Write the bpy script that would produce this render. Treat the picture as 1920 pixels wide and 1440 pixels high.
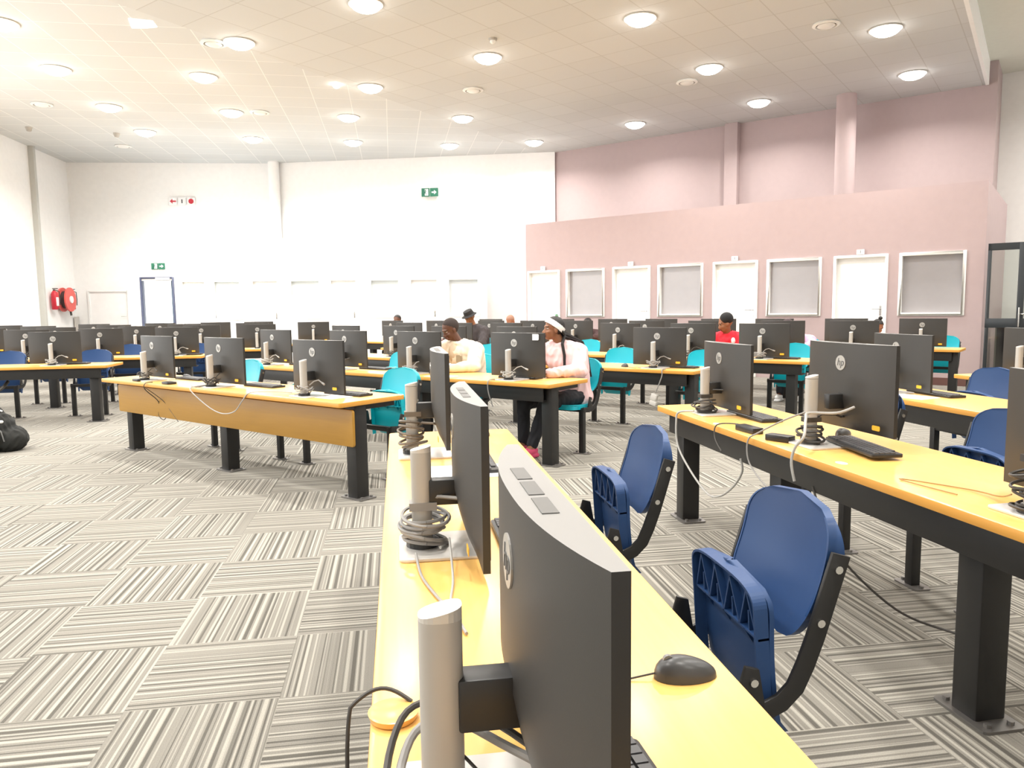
import bpy, bmesh, math, random
from mathutils import Vector, Matrix, noise
PI = math.pi
R = math.radians
random.seed(7)
for o in list(bpy.data.objects): bpy.data.objects.remove(o)
SC = bpy.context.scene
COL = SC.collection

# ------------------------------------------------------------------ camera
CAM_H = 1.4
pitch = math.atan(142.5 / 1400.0); roll = R(0.75)
fw = Vector((0, math.cos(pitch), -math.sin(pitch))); rt0 = Vector((1, 0, 0)); up0 = rt0.cross(fw)
rt = math.cos(roll) * rt0 - math.sin(roll) * up0
up = math.sin(roll) * rt0 + math.cos(roll) * up0
cd = bpy.data.cameras.new('camera'); cam = bpy.data.objects.new('camera', cd); COL.objects.link(cam)
cd.sensor_width = 36; cd.sensor_fit = 'HORIZONTAL'; cd.lens = 1400 / 1920 * 36; cd.clip_start = .05; cd.clip_end = 100
m = Matrix((rt, up, -fw)).transposed().to_4x4(); m.translation = (0, 0, CAM_H); cam.matrix_world = m
SC.camera = cam

# ------------------------------------------------------------------ world, exposure
w = bpy.data.worlds.new('world'); SC.world = w; w.use_nodes = True
w.node_tree.nodes['Background'].inputs[0].default_value = (.9, .95, 1, 1)
w.node_tree.nodes['Background'].inputs[1].default_value = .6
SC.view_settings.view_transform = 'Standard'; SC.view_settings.look = 'None'
SC.view_settings.exposure = 1.12; SC.view_settings.gamma = 1
SC.view_settings.use_curve_mapping = False
LAMP_W = 42.0          # each ceiling downlight
SIDE_FILL_W = 330.0          # added fill light at the unseen left wall opening

CEIL = 5.8
def area(name, loc, size, power, col, rot=(0, 0, 0), shape='DISK', sy=None, spread=None):
    l = bpy.data.lights.new(name, 'AREA'); l.shape = shape; l.size = size
    if sy: l.size_y = sy
    l.energy = power; l.color = col
    if spread: l.spread = spread
    o = bpy.data.objects.new(name, l); COL.objects.link(o); o.location = loc; o.rotation_euler = rot
    return o
# added side fill that brightens the room from an unseen left wall opening (nearer than the frame's left edge)
area('window_daylight', (-11.2, 8.0, 2.9), 3.4, SIDE_FILL_W, (1.0, 1.0, .98), (0, R(-90), R(7)), 'RECTANGLE', 13.0)
WARM = (1.0, .96, .90)
LAMPS = [  # x, y, label  (recessed downlights that the photo shows)
 (7.81, 14.93, 'round downlight nearest the right end of the row by the pink wall'),
 (5.46, 16.80, 'round downlight by the pink wall, above its square pilaster'),
 (3.06, 18.61, 'round downlight by the pink wall, second from its left end'),
 (.67, 20.44, 'round downlight above the corner of white and pink walls'),
 (6.10, 12.55, 'round downlight beside the big round vent near the bulkhead'),
 (3.75, 14.41, 'round downlight just beyond the middle vent of the pink side'),
 (-1.06, 17.83, 'round downlight beyond the vent in the middle of the ceiling'),
 (2.04, 11.96, 'large downlight at the top edge right of centre'),
 (-.35, 13.65, 'round downlight right behind the dome smoke detector'),
 (-2.73, 15.33, 'round downlight touching the ceiling seam beside a small bulb'),
 (-2.04, 11.29, 'large downlight cut by the top edge of the photo'),
 (-4.40, 12.76, 'large downlight beside the seam vent, left of centre'),
 (-5.71, 14.52, 'round downlight nearest in the middle row of the left ceiling'),
 (-6.13, 17.06, 'round downlight with a small vent to its right'),
 (-3.66, 17.60, 'round downlight left of the seam, middle distance'),
 (-1.60, 20.70, 'small looking downlight near the white wall, right of the exit sign'),
 (-4.09, 20.16, 'small looking downlight near the white wall, left of the exit sign'),
 (-6.55, 19.65, 'small looking downlight in front of the white wall column'),
 (-8.54, 16.50, 'round downlight in the outer left row, second visible'),
 (-8.15, 13.98, 'round downlight in the outer left row with a vent beyond it'),
 (-7.67, 11.80, 'downlight cut off by the left edge of the photo'),
 (-8.87, 18.76, 'farthest downlight of the outer left row'),
]
HIDDEN_LAMPS = [(4.42, 10.12), (2.70, 7.7), (.35, 9.5), (1.0, 5.3), (-1.4, 7.1), (-3.8, 9.0), (-.6, 2.9), (-3.1, 4.7), (-5.5, 6.9),
 (-2.4, .5), (-5.2, 2.3), (-8.2, 9.2), (-8.0, 6.2), (-8, 3), (7.4, 7.6), (5.0, 5.2), (3.4, 2.8), (1.6, .4), (6.2, 1.8), (8.4, 4.6), (9.0, 10.6), (11.3, 13.4), (10.9, 11.4), (-4.6, -1.8), (4, -2)]
LPW = {(-8.87, 18.76): 2.2, (-8.54, 16.50): 1.3, (-6.55, 19.65): 1.3, (-4.09, 20.16): 1.1}
for x, y, _l in LAMPS:
    area('lamp_light', (x, y, CEIL - .125), .40, LAMP_W * LPW.get((x, y), 1.0), WARM, spread=R(150))
for x, y in HIDDEN_LAMPS:   # unseen lamps of the same grid, plus two added to brighten the far right wall; beyond the bulkhead the ceiling is higher
    area('lamp_light', (x, y, 6.2 if x > -1.4 + y * .708 else CEIL - .035), .40, LAMP_W, WARM, spread=R(150))

# ------------------------------------------------------------------ materials
MATS = {}
def mat(name, col, rough=.6, metal=0, spec=.5, emit=None, es=1, alpha=None, coat=0, bump=0, bscale=200, var=0, vscale=8):
    if name in MATS: return MATS[name]
    mt = bpy.data.materials.new(name); mt.use_nodes = True
    nt = mt.node_tree; b = nt.nodes['Principled BSDF']
    b.inputs['Base Color'].default_value = (*col, 1); b.inputs['Roughness'].default_value = rough
    b.inputs['Metallic'].default_value = metal; b.inputs['Specular IOR Level'].default_value = spec
    if coat: b.inputs['Coat Weight'].default_value = coat; b.inputs['Coat Roughness'].default_value = .15
    if emit: b.inputs['Emission Color'].default_value = (*emit, 1); b.inputs['Emission Strength'].default_value = es
    if alpha is not None: b.inputs['Alpha'].default_value = alpha
    tc = nt.nodes.new('ShaderNodeTexCoord')
    n = nt.nodes.new('ShaderNodeTexNoise'); n.inputs['Scale'].default_value = vscale; n.inputs['Detail'].default_value = 5
    nt.links.new(tc.outputs['Object'], n.inputs['Vector'])
    mx = nt.nodes.new('ShaderNodeMixRGB'); v = var if var else .04
    mx.inputs[1].default_value = (*[c * (1 - v) for c in col], 1); mx.inputs[2].default_value = (*[min(1, c * (1 + v)) for c in col], 1)
    nt.links.new(n.outputs['Fac'], mx.inputs[0]); nt.links.new(mx.outputs[0], b.inputs['Base Color'])
    if bump:
        n2 = nt.nodes.new('ShaderNodeTexNoise'); n2.inputs['Scale'].default_value = bscale
        bp = nt.nodes.new('ShaderNodeBump'); bp.inputs['Strength'].default_value = bump; bp.inputs['Distance'].default_value = .002
        nt.links.new(tc.outputs['Object'], n2.inputs['Vector']); nt.links.new(n2.outputs['Fac'], bp.inputs['Height']); nt.links.new(bp.outputs[0], b.inputs['Normal'])
    MATS[name] = mt
    return mt

def wood(name, c1, c2, rough=.35, coat=.3):
    mt = bpy.data.materials.new(name); mt.use_nodes = True; nt = mt.node_tree; b = nt.nodes['Principled BSDF']
    tc = nt.nodes.new('ShaderNodeTexCoord'); mp = nt.nodes.new('ShaderNodeMapping'); mp.inputs['Scale'].default_value = (1.2, 22, 22)
    n = nt.nodes.new('ShaderNodeTexNoise'); n.inputs['Scale'].default_value = 3; n.inputs['Detail'].default_value = 6; n.inputs['Distortion'].default_value = .6
    mx = nt.nodes.new('ShaderNodeMixRGB'); mx.inputs[1].default_value = (*c1, 1); mx.inputs[2].default_value = (*c2, 1)
    nt.links.new(tc.outputs['Object'], mp.inputs[0]); nt.links.new(mp.outputs[0], n.inputs['Vector']); nt.links.new(n.outputs['Fac'], mx.inputs[0]); nt.links.new(mx.outputs[0], b.inputs['Base Color'])
    b.inputs['Roughness'].default_value = rough; b.inputs['Coat Weight'].default_value = coat; b.inputs['Coat Roughness'].default_value = .2
    MATS[name] = mt; return mt

WOOD = wood('beech_top', (.86, .47, .12), (.93, .56, .17))
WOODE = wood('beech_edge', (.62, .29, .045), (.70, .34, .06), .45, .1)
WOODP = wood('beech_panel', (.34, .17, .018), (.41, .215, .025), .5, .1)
BLACK = mat('black_metal', (.012, .0115, .0115), .45)
CHAR = mat('charcoal_plastic', (.037, .035, .033), .5, bump=.05, bscale=900)
CHAR2 = mat('charcoal_edge', (.018, .018, .019), .4)
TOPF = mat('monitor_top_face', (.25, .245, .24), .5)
SILV = mat('silver_plastic', (.50, .475, .44), .4, .15)
SILVL = mat('silver_light', (.68, .66, .63), .3, .3)
CHROME = mat('bolt_steel', (.75, .75, .74), .2, 1)
STEEL = mat('plate_steel', (.22, .21, .2), .4, .7)
SCREEN = mat('screen_glass', (.01, .01, .012), .12)
TEAL = mat('teal_plastic', (.0, .40, .50), .38, spec=.5)
TEALD = mat('teal_rib', (.0, .33, .42), .45)
BLUE = mat('blue_plastic', (.020, .060, .175), .45, spec=.35)
WHITE = mat('white_paint', (.82, .82, .80), .6)
WALLW = mat('wall_white', (.91, .905, .895), .8, bump=.1, bscale=60)
PINK = mat('wall_pink', (.455, .355, .358), .85, bump=.1, bscale=60)
PINKL = mat('wall_pink_upper', (.47, .375, .375), .85, bump=.1, bscale=60)
SKIRT = mat('skirting_brown', (.13, .06, .05), .6)
FRAMEW = mat('frame_white', (.92, .92, .90), .5)
DOORW = mat('door_white', (.93, .93, .92), .5)
FROST = mat('frosted_glass', (.36, .34, .35), .22, spec=.6)
NAVYM = mat('door_frame_navy', (.05, .06, .11), .5)
DGREY = mat('dark_aluminium', (.035, .04, .045), .4, .3)
YEL = mat('yellow_sticker', (.75, .42, .02), .5)
GREYC = mat('grey_cable', (.30, .29, .28), .5)
DCAB = mat('dark_cable', (.05, .045, .04), .5)
WCAB = mat('pale_cable', (.42, .41, .39), .5)
KEY = mat('key_plastic', (.03, .03, .032), .5)
PAPER = mat('paper_white', (.85, .85, .85), .7)
RED = mat('fire_red', (.55, .02, .04), .4)
GREEN = mat('sign_green', (.01, .12, .07), .5)
LAMPE = mat('lamp_diffuser', (1, 1, 1), .5, emit=(1, .97, .92), es=9)

def carpet():
    mt = bpy.data.materials.new('carpet_tiles'); mt.use_nodes = True; nt = mt.node_tree; N = nt.nodes; L = nt.links
    b = N['Principled BSDF']; b.inputs['Roughness'].default_value = .95; b.inputs['Specular IOR Level'].default_value = .1
    tc = N.new('ShaderNodeTexCoord'); mp = N.new('ShaderNodeMapping'); mp.vector_type = 'POINT'
    # frame turned 9 degrees, one tile corner at (-1.467,3.028), tile side .53
    s = 1 / .53; a = R(9)
    # rotate by +a then scale, then offset
    cx, cy = -1.467, 3.028
    mp.inputs['Rotation'].default_value = (0, 0, -a)
    mp.inputs['Scale'].default_value = (1, 1, 1)
    L.new(tc.outputs['Object'], mp.inputs[0])
    px = cx * math.cos(a) + cy * math.sin(a); py = -cx * math.sin(a) + cy * math.cos(a)
    sub = N.new('ShaderNodeVectorMath'); sub.operation = 'SUBTRACT'; sub.inputs[1].default_value = (px, py, 0); L.new(mp.outputs[0], sub.inputs[0])
    scl = N.new('ShaderNodeVectorMath'); scl.operation = 'SCALE'; scl.inputs['Scale'].default_value = s; L.new(sub.outputs[0], scl.inputs[0])
    sp = N.new('ShaderNodeSeparateXYZ'); L.new(scl.outputs[0], sp.inputs[0])
    def M(op, *v):
        n = N.new('ShaderNodeMath'); n.operation = op
        for i, q in enumerate(v):
            if isinstance(q, (int, float)): n.inputs[i].default_value = q
            else: L.new(q, n.inputs[i])
        return n.outputs[0]
    X, Y = sp.outputs[0], sp.outputs[1]
    fx, fy = M('FLOOR', X), M('FLOOR', Y)
    par = M('MODULO', M('ABSOLUTE', M('ADD', fx, fy)), 2)      # 0 / 1 checker
    c = M('ADD', M('MULTIPLY', X, M('SUBTRACT', 1, par)), M('MULTIPLY', Y, par))
    tid = M('ADD', M('MULTIPLY', fx, 7.31), M('MULTIPLY', fy, 13.77))
    fr = M('FRACT', c)
    W = M('ADD', M('MULTIPLY', fr, 1.0), tid)
    n1 = N.new('ShaderNodeTexNoise'); n1.noise_dimensions = '1D'; n1.inputs['Scale'].default_value = 25; n1.inputs['Detail'].default_value = 1.5; n1.inputs['Roughness'].default_value = .7
    L.new(W, n1.inputs['W'])
    rp = N.new('ShaderNodeValToRGB'); rp.color_ramp.interpolation = 'LINEAR'
    e = rp.color_ramp.elements; e[0].position = 0; e[0].color = (.095, .091, .078, 1); e[1].position = 1; e[1].color = (.34, .335, .29, 1)
    for p_, c_ in ((.40, (.10, .094, .083)), (.44, (.185, .175, .155)), (.54, (.20, .19, .168)), (.57, (.29, .277, .245)), (.66, (.315, .30, .265))):
        q = e.new(p_); q.color = (*c_, 1)
    L.new(n1.outputs['Fac'], rp.inputs[0])
    # pile speckle and slow patches of wear
    n2 = N.new('ShaderNodeTexNoise'); n2.inputs['Scale'].default_value = 260; L.new(tc.outputs['Object'], n2.inputs['Vector'])
    n3 = N.new('ShaderNodeTexNoise'); n3.inputs['Scale'].default_value = .9; n3.inputs['Detail'].default_value = 4; L.new(tc.outputs['Object'], n3.inputs['Vector'])
    mx = N.new('ShaderNodeMixRGB'); mx.blend_type = 'MULTIPLY'; mx.inputs[0].default_value = 1
    g = N.new('ShaderNodeMapRange'); g.inputs['To Min'].default_value = .88; g.inputs['To Max'].default_value = 1.52; L.new(n2.outputs['Fac'], g.inputs['Value'])
    g3 = N.new('ShaderNodeMapRange'); g3.inputs['To Min'].default_value = .86; g3.inputs['To Max'].default_value = 1.12; L.new(n3.outputs['Fac'], g3.inputs['Value'])
    gg = M('MULTIPLY', g.outputs[0], g3.outputs[0]); L.new(rp.outputs[0], mx.inputs[1]); L.new(gg, mx.inputs[2])
    L.new(mx.outputs[0], b.inputs['Base Color'])
    bp = N.new('ShaderNodeBump'); bp.inputs['Strength'].default_value = .5; bp.inputs['Distance'].default_value = .004; L.new(n2.outputs['Fac'], bp.inputs['Height']); L.new(bp.outputs[0], b.inputs['Normal'])
    return mt
def ceil_mat(name, ang, col, line, seam=(0, 0), size=.75):
    mt = bpy.data.materials.new(name); mt.use_nodes = True; nt = mt.node_tree; N = nt.nodes; L = nt.links
    b = N['Principled BSDF']; b.inputs['Roughness'].default_value = .9; b.inputs['Specular IOR Level'].default_value = .15
    tc = N.new('ShaderNodeTexCoord'); mp = N.new('ShaderNodeMapping'); mp.inputs['Rotation'].default_value = (0, 0, ang); mp.inputs['Location'].default_value = (*seam, 0)
    L.new(tc.outputs['Object'], mp.inputs[0]); sp = N.new('ShaderNodeSeparateXYZ'); L.new(mp.outputs[0], sp.inputs[0])
    def M(op, *v):
        n = N.new('ShaderNodeMath'); n.operation = op
        for i, q in enumerate(v):
            if isinstance(q, (int, float)): n.inputs[i].default_value = q
            else: L.new(q, n.inputs[i])
        return n.outputs[0]
    ax = M('LESS_THAN', M('FRACT', M('DIVIDE', sp.outputs[0], size)), .022); ay = M('LESS_THAN', M('FRACT', M('DIVIDE', sp.outputs[1], size)), .022)
    ln = M('MAXIMUM', ax, ay)
    cell = N.new('ShaderNodeTexWhiteNoise'); cell.noise_dimensions = '2D'; cv = N.new('ShaderNodeCombineXYZ')
    L.new(M('FLOOR', M('DIVIDE', sp.outputs[0], size)), cv.inputs[0]); L.new(M('FLOOR', M('DIVIDE', sp.outputs[1], size)), cv.inputs[1]); L.new(cv.outputs[0], cell.inputs['Vector'])
    m1 = N.new('ShaderNodeMixRGB'); m1.inputs[1].default_value = (*[c * .97 for c in col], 1); m1.inputs[2].default_value = (*[min(1, c * 1.02) for c in col], 1); L.new(cell.outputs['Value'], m1.inputs[0])
    m2 = N.new('ShaderNodeMixRGB'); L.new(ln, m2.inputs[0]); L.new(m1.outputs[0], m2.inputs[1]); m2.inputs[2].default_value = (*line, 1)
    L.new(m2.outputs[0], b.inputs['Base Color']); return mt
CARPET = carpet()
CEILB = ceil_mat('ceiling_tiles', R(36.2), (.60, .61, .605), (.50, .50, .485))
CEILL = ceil_mat('ceiling_tiles_left', R(-9), (.62, .635, .635), (.80, .80, .79))
CEILU = mat('ceiling_upper', (.70, .70, .62), .9)

# ------------------------------------------------------------------ mesh builder
class MB:
    def __init__(s): s.v = []; s.f = []; s.m = []
    def add(s, vs, fs, mi=0):
        o = len(s.v); s.v += [tuple(v) for v in vs]; s.f += [tuple(i + o for i in f) for f in fs]; s.m += [mi] * len(fs); return s
    def box(s, c, d, mi=0, rot=None):
        x, y, z = d[0] / 2, d[1] / 2, d[2] / 2
        vs = [Vector(p) for p in ((-x, -y, -z), (x, -y, -z), (x, y, -z), (-x, y, -z), (-x, -y, z), (x, -y, z), (x, y, z), (-x, y, z))]
        if rot is not None: vs = [rot @ v for v in vs]
        c = Vector(c)
        return s.add([v + c for v in vs], [(0, 3, 2, 1), (4, 5, 6, 7), (0, 1, 5, 4), (1, 2, 6, 5), (2, 3, 7, 6), (3, 0, 4, 7)], mi)
    def span(s, a, b, mi=0):
        return s.box([(a[i] + b[i]) / 2 for i in range(3)], [abs(b[i] - a[i]) for i in range(3)], mi)
    def rbox(s, c, d, r, mi=0, seg=3, axis=2):
        """box with rounded vertical edges (rounded rectangle extruded along axis)"""
        hx, hy = (d[0] / 2, d[1] / 2) if axis == 2 else ((d[0] / 2, d[2] / 2) if axis == 1 else (d[1] / 2, d[2] / 2))
        pts = []
        for k, (sx, sy) in enumerate(((1, 1), (-1, 1), (-1, -1), (1, -1))):
            for j in range(seg + 1):
                a = PI / 2 * k + PI / 2 * j / seg
                pts.append((sx * (hx - r) + r * math.cos(a), sy * (hy - r) + r * math.sin(a)))
        h = d[axis] / 2
        return s.prism(pts, -h, h, mi, axis, c)
    def prism(s, pts, a, b, mi=0, axis=2, c=(0, 0, 0)):
        def P(p, t):
            q = (p[0], p[1], t) if axis == 2 else ((p[0], t, p[1]) if axis == 1 else (t, p[0], p[1]))
            return (q[0] + c[0], q[1] + c[1], q[2] + c[2])
        n = len(pts); vs = [P(p, a) for p in pts] + [P(p, b) for p in pts]
        fs = [tuple(range(n))[::-1], tuple(range(n, 2 * n))] + [(i, (i + 1) % n, (i + 1) % n + n, i + n) for i in range(n)]
        return s.add(vs, fs, mi)
    def tube(s, pts, r, n=8, mi=0, cap=True, flat=None):
        pts = [Vector(p) for p in pts]; rs = r if isinstance(r, (list, tuple)) else [r] * len(pts)
        rings = []; prev = None
        for i, p in enumerate(pts):
            t = (pts[min(i + 1, len(pts) - 1)] - pts[max(i - 1, 0)]).normalized()
            if prev is None:
                a = Vector((0, 0, 1)) if abs(t.z) < .9 else Vector((1, 0, 0)); u = t.cross(a).normalized()
            else:
                u = (prev - t * prev.dot(t)); u = u.normalized() if u.length > 1e-6 else t.orthogonal().normalized()
            prev = u; v = t.cross(u)
            rings.append([p + (u * math.cos(2 * PI * k / n) + v * math.sin(2 * PI * k / n)) * rs[i] for k in range(n)])
        vs = [q for rg in rings for q in rg]; fs = []
        for i in range(len(rings) - 1):
            for k in range(n): fs.append((i * n + k, i * n + (k + 1) % n, (i + 1) * n + (k + 1) % n, (i + 1) * n + k))
        if cap: fs += [tuple(range(n))[::-1], tuple((len(rings) - 1) * n + k for k in range(n))]
        return s.add(vs, fs, mi)
    def bar(s, pts, wx, th, mi=0):
        """flat bar swept in the YZ plane: wide wx along X, thickness th in plane"""
        pts = [Vector(p) for p in pts]; vs = []
        for i, p in enumerate(pts):
            t = (pts[min(i + 1, len(pts) - 1)] - pts[max(i - 1, 0)]); t.x = 0; t.normalize(); nn = Vector((0, -t.z, t.y))
            for sx, sn in ((-1, -1), (1, -1), (1, 1), (-1, 1)): vs.append(p + Vector((sx * wx / 2, 0, 0)) + nn * (sn * th / 2))
        fs = [(0, 1, 2, 3), tuple(4 * (len(pts) - 1) + k for k in (3, 2, 1, 0))]
        for i in range(len(pts) - 1):
            for k in range(4): fs.append((i * 4 + (k + 1) % 4, i * 4 + k, (i + 1) * 4 + k, (i + 1) * 4 + (k + 1) % 4))
        return s.add(vs, fs, mi)
    def cyl(s, a, b, r, n=16, mi=0, r2=None): return s.tube([a, b], [r, r if r2 is None else r2], n, mi)
    def ell(s, c, r, n=12, mi=0, rot=None):
        vs = []; c = Vector(c)
        for i in range(n + 1):
            th = PI * i / n
            for k in range(2 * n):
                a = PI * k / n; v = Vector((r[0] * math.sin(th) * math.cos(a), r[1] * math.sin(th) * math.sin(a), r[2] * math.cos(th)))
                vs.append((rot @ v if rot is not None else v) + c)
        fs = []
        for i in range(n):
            for k in range(2 * n):
                q = (i * 2 * n + k, (i + 1) * 2 * n + k, (i + 1) * 2 * n + (k + 1) % (2 * n), i * 2 * n + (k + 1) % (2 * n)); fs.append(q)
        return s.add(vs, fs, mi)
    def grid(s, fn, nu, nv, mi=0, closed=False):
        vs = [fn(i / nu, j / nv) for j in range(nv + 1) for i in range(nu + 1)]
        fs = [(j * (nu + 1) + i, j * (nu + 1) + i + 1, (j + 1) * (nu + 1) + i + 1, (j + 1) * (nu + 1) + i) for j in range(nv) for i in range(nu)]
        return s.add(vs, fs, mi)
    def build(s, name, mats, parent=None, smooth=False, bevel=0, seg=2, angle=35):
        me = bpy.data.meshes.new(name); me.from_pydata(s.v, [], s.f)
        if not isinstance(mats, (list, tuple)): mats = [mats]
        for q in mats: me.materials.append(q)
        me.polygons.foreach_set('material_index', s.m)
        bm = bmesh.new(); bm.from_mesh(me); bmesh.ops.remove_doubles(bm, verts=bm.verts, dist=1e-5); bmesh.ops.recalc_face_normals(bm, faces=bm.faces)
        if bevel:
            ed = [e for e in bm.edges if len(e.link_faces) == 2 and e.calc_face_angle(0) > R(angle)]
            bmesh.ops.bevel(bm, geom=ed, offset=bevel, segments=seg, profile=.5, affect='EDGES', clamp_overlap=True)
        bm.to_mesh(me); bm.free()
        if smooth or bevel:
            for p in me.polygons: p.use_smooth = True
            try: me.set_sharp_from_angle(angle=R(40))
            except Exception: pass
        me.update()
        o = bpy.data.objects.new(name, me); COL.objects.link(o)
        if parent: o.parent = parent
        return o

def tag(o, label=None, cat=None, group=None, kind=None):
    if label: o['label'] = label
    if cat: o['category'] = cat
    if group: o['group'] = group
    if kind: o['kind'] = kind
    return o
def thing(name, label, cat, loc=(0, 0, 0), rz=0, group=None):
    o = bpy.data.objects.new(name, None); COL.objects.link(o); o.empty_display_size = .1
    o.location = loc; o.rotation_euler = (0, 0, rz); return tag(o, label, cat, group)
def dup(root, loc, rz, label=None, group=None):
    r = root.copy(); COL.objects.link(r); r.location = loc; r.rotation_euler = (0, 0, rz)
    if label: r['label'] = label
    if group: r['group'] = group
    for ch in list(root.children):
        c = ch.copy(); COL.objects.link(c); c.parent = r
        for g in list(ch.children):
            d = g.copy(); COL.objects.link(d); d.parent = c
    return r
def text_mesh(name, txt, size, mt, parent, loc, rot, shear=0, depth=.001, align='CENTER'):
    cu = bpy.data.curves.new(name, 'FONT'); cu.body = txt; cu.size = size; cu.shear = shear; cu.extrude = depth; cu.align_x = align; cu.align_y = 'CENTER'
    ob = bpy.data.objects.new(name, cu); COL.objects.link(ob)
    dg = bpy.context.evaluated_depsgraph_get(); me = bpy.data.meshes.new_from_object(ob.evaluated_get(dg)); bpy.data.objects.remove(ob)
    me.materials.clear(); me.materials.append(mt)
    o = bpy.data.objects.new(name, me); COL.objects.link(o); o.parent = parent; o.location = loc; o.rotation_euler = rot
    return o

# ------------------------------------------------------------------ frames of the desk sectors
class Fr:
    def __init__(s, deg):
        a = R(deg); s.U = Vector((math.sin(a), math.cos(a))); s.N = Vector((-s.U.y, s.U.x)); s.rz = math.atan2(s.U.y, s.U.x)
    def p(s, u, d, z=0):
        q = s.U * u + s.N * d; return Vector((q.x, q.y, z))
FB = Fr(127.9); FC = Fr(171.4); FL = Fr(80); FT = Fr(170)

# ------------------------------------------------------------------ room shell
def struct(name, mb, mts, **k):
    o = mb.build(name, mts, **k); o['kind'] = 'structure'; return o
def slab(poly, z0, z1): 
    b = MB(); b.prism(poly, z0, z1); return b
struct('floor', slab([(-13.4, -4), (12.6, -4), (12.6, 24.5), (-13.4, 24.5)], -.1, 0), CARPET)
# corners measured in the room
def wallseg(name, a, b, z0, z1, th, mt, side=1):
    a = Vector(a); b = Vector(b); t = (b - a).normalized(); n = Vector((-t.y, t.x)) * th * side
    m_ = MB(); m_.prism([tuple(a), tuple(b), tuple(b + n), tuple(a + n)], z0, z1)
    return m_
struct('wall_back', wallseg('', (-12.96, 22.37), (-7.2, 22.93), 0, 6.4, .2, 0, 1).prism([(-7.2, 22.93), (1.3, 21.78), (1.33, 21.98), (-7.19, 23.13)], 0, 6.4), WALLW)
struct('wall_left', wallseg('', (-9.6, -3.9), (-12.46, 18.84), 0, 3.0 - 1.9, .2, 0, 1).prism([(-12.46, 18.84), (-12.96, 22.5), (-13.16, 22.5), (-12.66, 18.84)], 0, 6.4)
       .prism([(-9.6, -3.9), (-9.8, -3.9), (-12.66, 18.84), (-12.46, 18.84)], 4.7, 6.4)
       .prism([(-11.96, 14.9), (-12.46, 18.84), (-12.66, 18.84), (-12.16, 14.9)], 1.1, 4.7)
       .prism([(-9.6, -3.9), (-10.06, -.3), (-10.26, -.3), (-9.8, -3.9)], 1.1, 4.7), WALLW)
struct('wall_near', MB().box((1.2, -3.9, 3.2), (23, .2, 6.4)), WALLW)
struct('wall_right', MB().prism([(12.2, -4), (12.4, -4), (13.0, 14.9), (12.8, 14.9)], 0, 6.4), WALLW)
struct('wall_far_right', wallseg('', (10.2, 16.9), (12.95, 14.75), 0, 6.4, .2, 0, 1), WALLW)
# pink upper wall with its end face
ux, uy = Vector((.8067, -.5910)), Vector((.5910, .8067))
pa = Vector((1.3, 21.9)); pb = Vector((9.90, 15.62))
struct('wall_pink_upper', MB().prism([tuple(pa), tuple(pb), tuple(pb + uy * 1.6), tuple(pa + uy * 1.6)], 0, 6.4), PINKL)
# pilasters and columns
def pilaster(name, c, d, rz, mt, z0=0, z1=CEIL):
    m_ = MB(); m_.box((0, 0, (z0 + z1) / 2), (d[0], d[1], z1 - z0)); o = m_.build(name, mt, bevel=.008); o.location = (c[0], c[1], 0); o.rotation_euler = (0, 0, rz); o['kind'] = 'structure'; return o
pilaster('trim_1', (5.50, 18.80), (.32, .34), math.atan2(ux.y, ux.x), PINKL)
m_ = MB().cyl((7.18, 16.36, 0), (7.18, 16.36, CEIL), .2, 32); o = m_.build('trim_2', PINKL, smooth=True); o['kind'] = 'structure'
m_ = MB().cyl((-7.0, 22.72, 0), (-7.0, 22.72, CEIL), .16, 24); o = m_.build('trim_3', WALLW, smooth=True); o['kind'] = 'structure'
pilaster('trim_4', (-12.62, 20.2), (.12, .22), R(97), mat('pilaster_grey', (.55, .55, .52), .8))
# pink study-room front
D2 = Vector((math.sin(R(127.1)), math.cos(R(127.1)))); N2v = Vector((D2.y * -1, D2.x))   # right along the wall, back into the room
PO = Vector((7.4, 12.5))
def pp(s, n=0): return PO + D2 * s + N2v * n
S0, S1 = -8.82, .37
openings = []
for k in range(4):
    openings.append(('d', -8.76 + 2.275 * k, .90)); openings.append(('w', -7.69 + 2.275 * k, 1.0))
wall = MB()
def wpanel(mb, P, s0, s1, z0, z1, th):
    a, b, c, d = P(s0), P(s1), P(s1, th), P(s0, th); mb.prism([tuple(a), tuple(b), tuple(c), tuple(d)], z0, z1)
def room_front(name, P, S0, S1, ops, top, th, mt, dtop=2.25, wbot=1.18):
    mb = MB(); ops = sorted(ops, key=lambda q: q[1]); cur = S0
    for kind, s, wd in ops:
        if s > cur: wpanel(mb, P, cur, s, 0, dtop, th)
        if kind == 'w': wpanel(mb, P, s, s + wd, 0, wbot, th)
        cur = s + wd
    if cur < S1: wpanel(mb, P, cur, S1, 0, dtop, th)
    wpanel(mb, P, S0, S1, dtop, top, th)
    return struct(name, mb, mt)
room_front('wall_pink_rooms', pp, S0, S1, openings, 3.345, .15, PINK)
struct('wall_pink_return', MB().prism([tuple(pp(S1, 0)), tuple(pp(S1 + .02, 0)), tuple(pp(S1 + .02, 3.9)), tuple(pp(S1 - .13, 3.9)), tuple(pp(S1 - .13, .1))], 0, 3.345), PINK)
struct('wall_pink_side', MB().prism([tuple(pp(S0, .15)), tuple(pp(S0 + .15, .15)), tuple(pp(S0 + .15, 3.9)), tuple(pp(S0, 3.9))], 0, 3.345), PINK)
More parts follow.
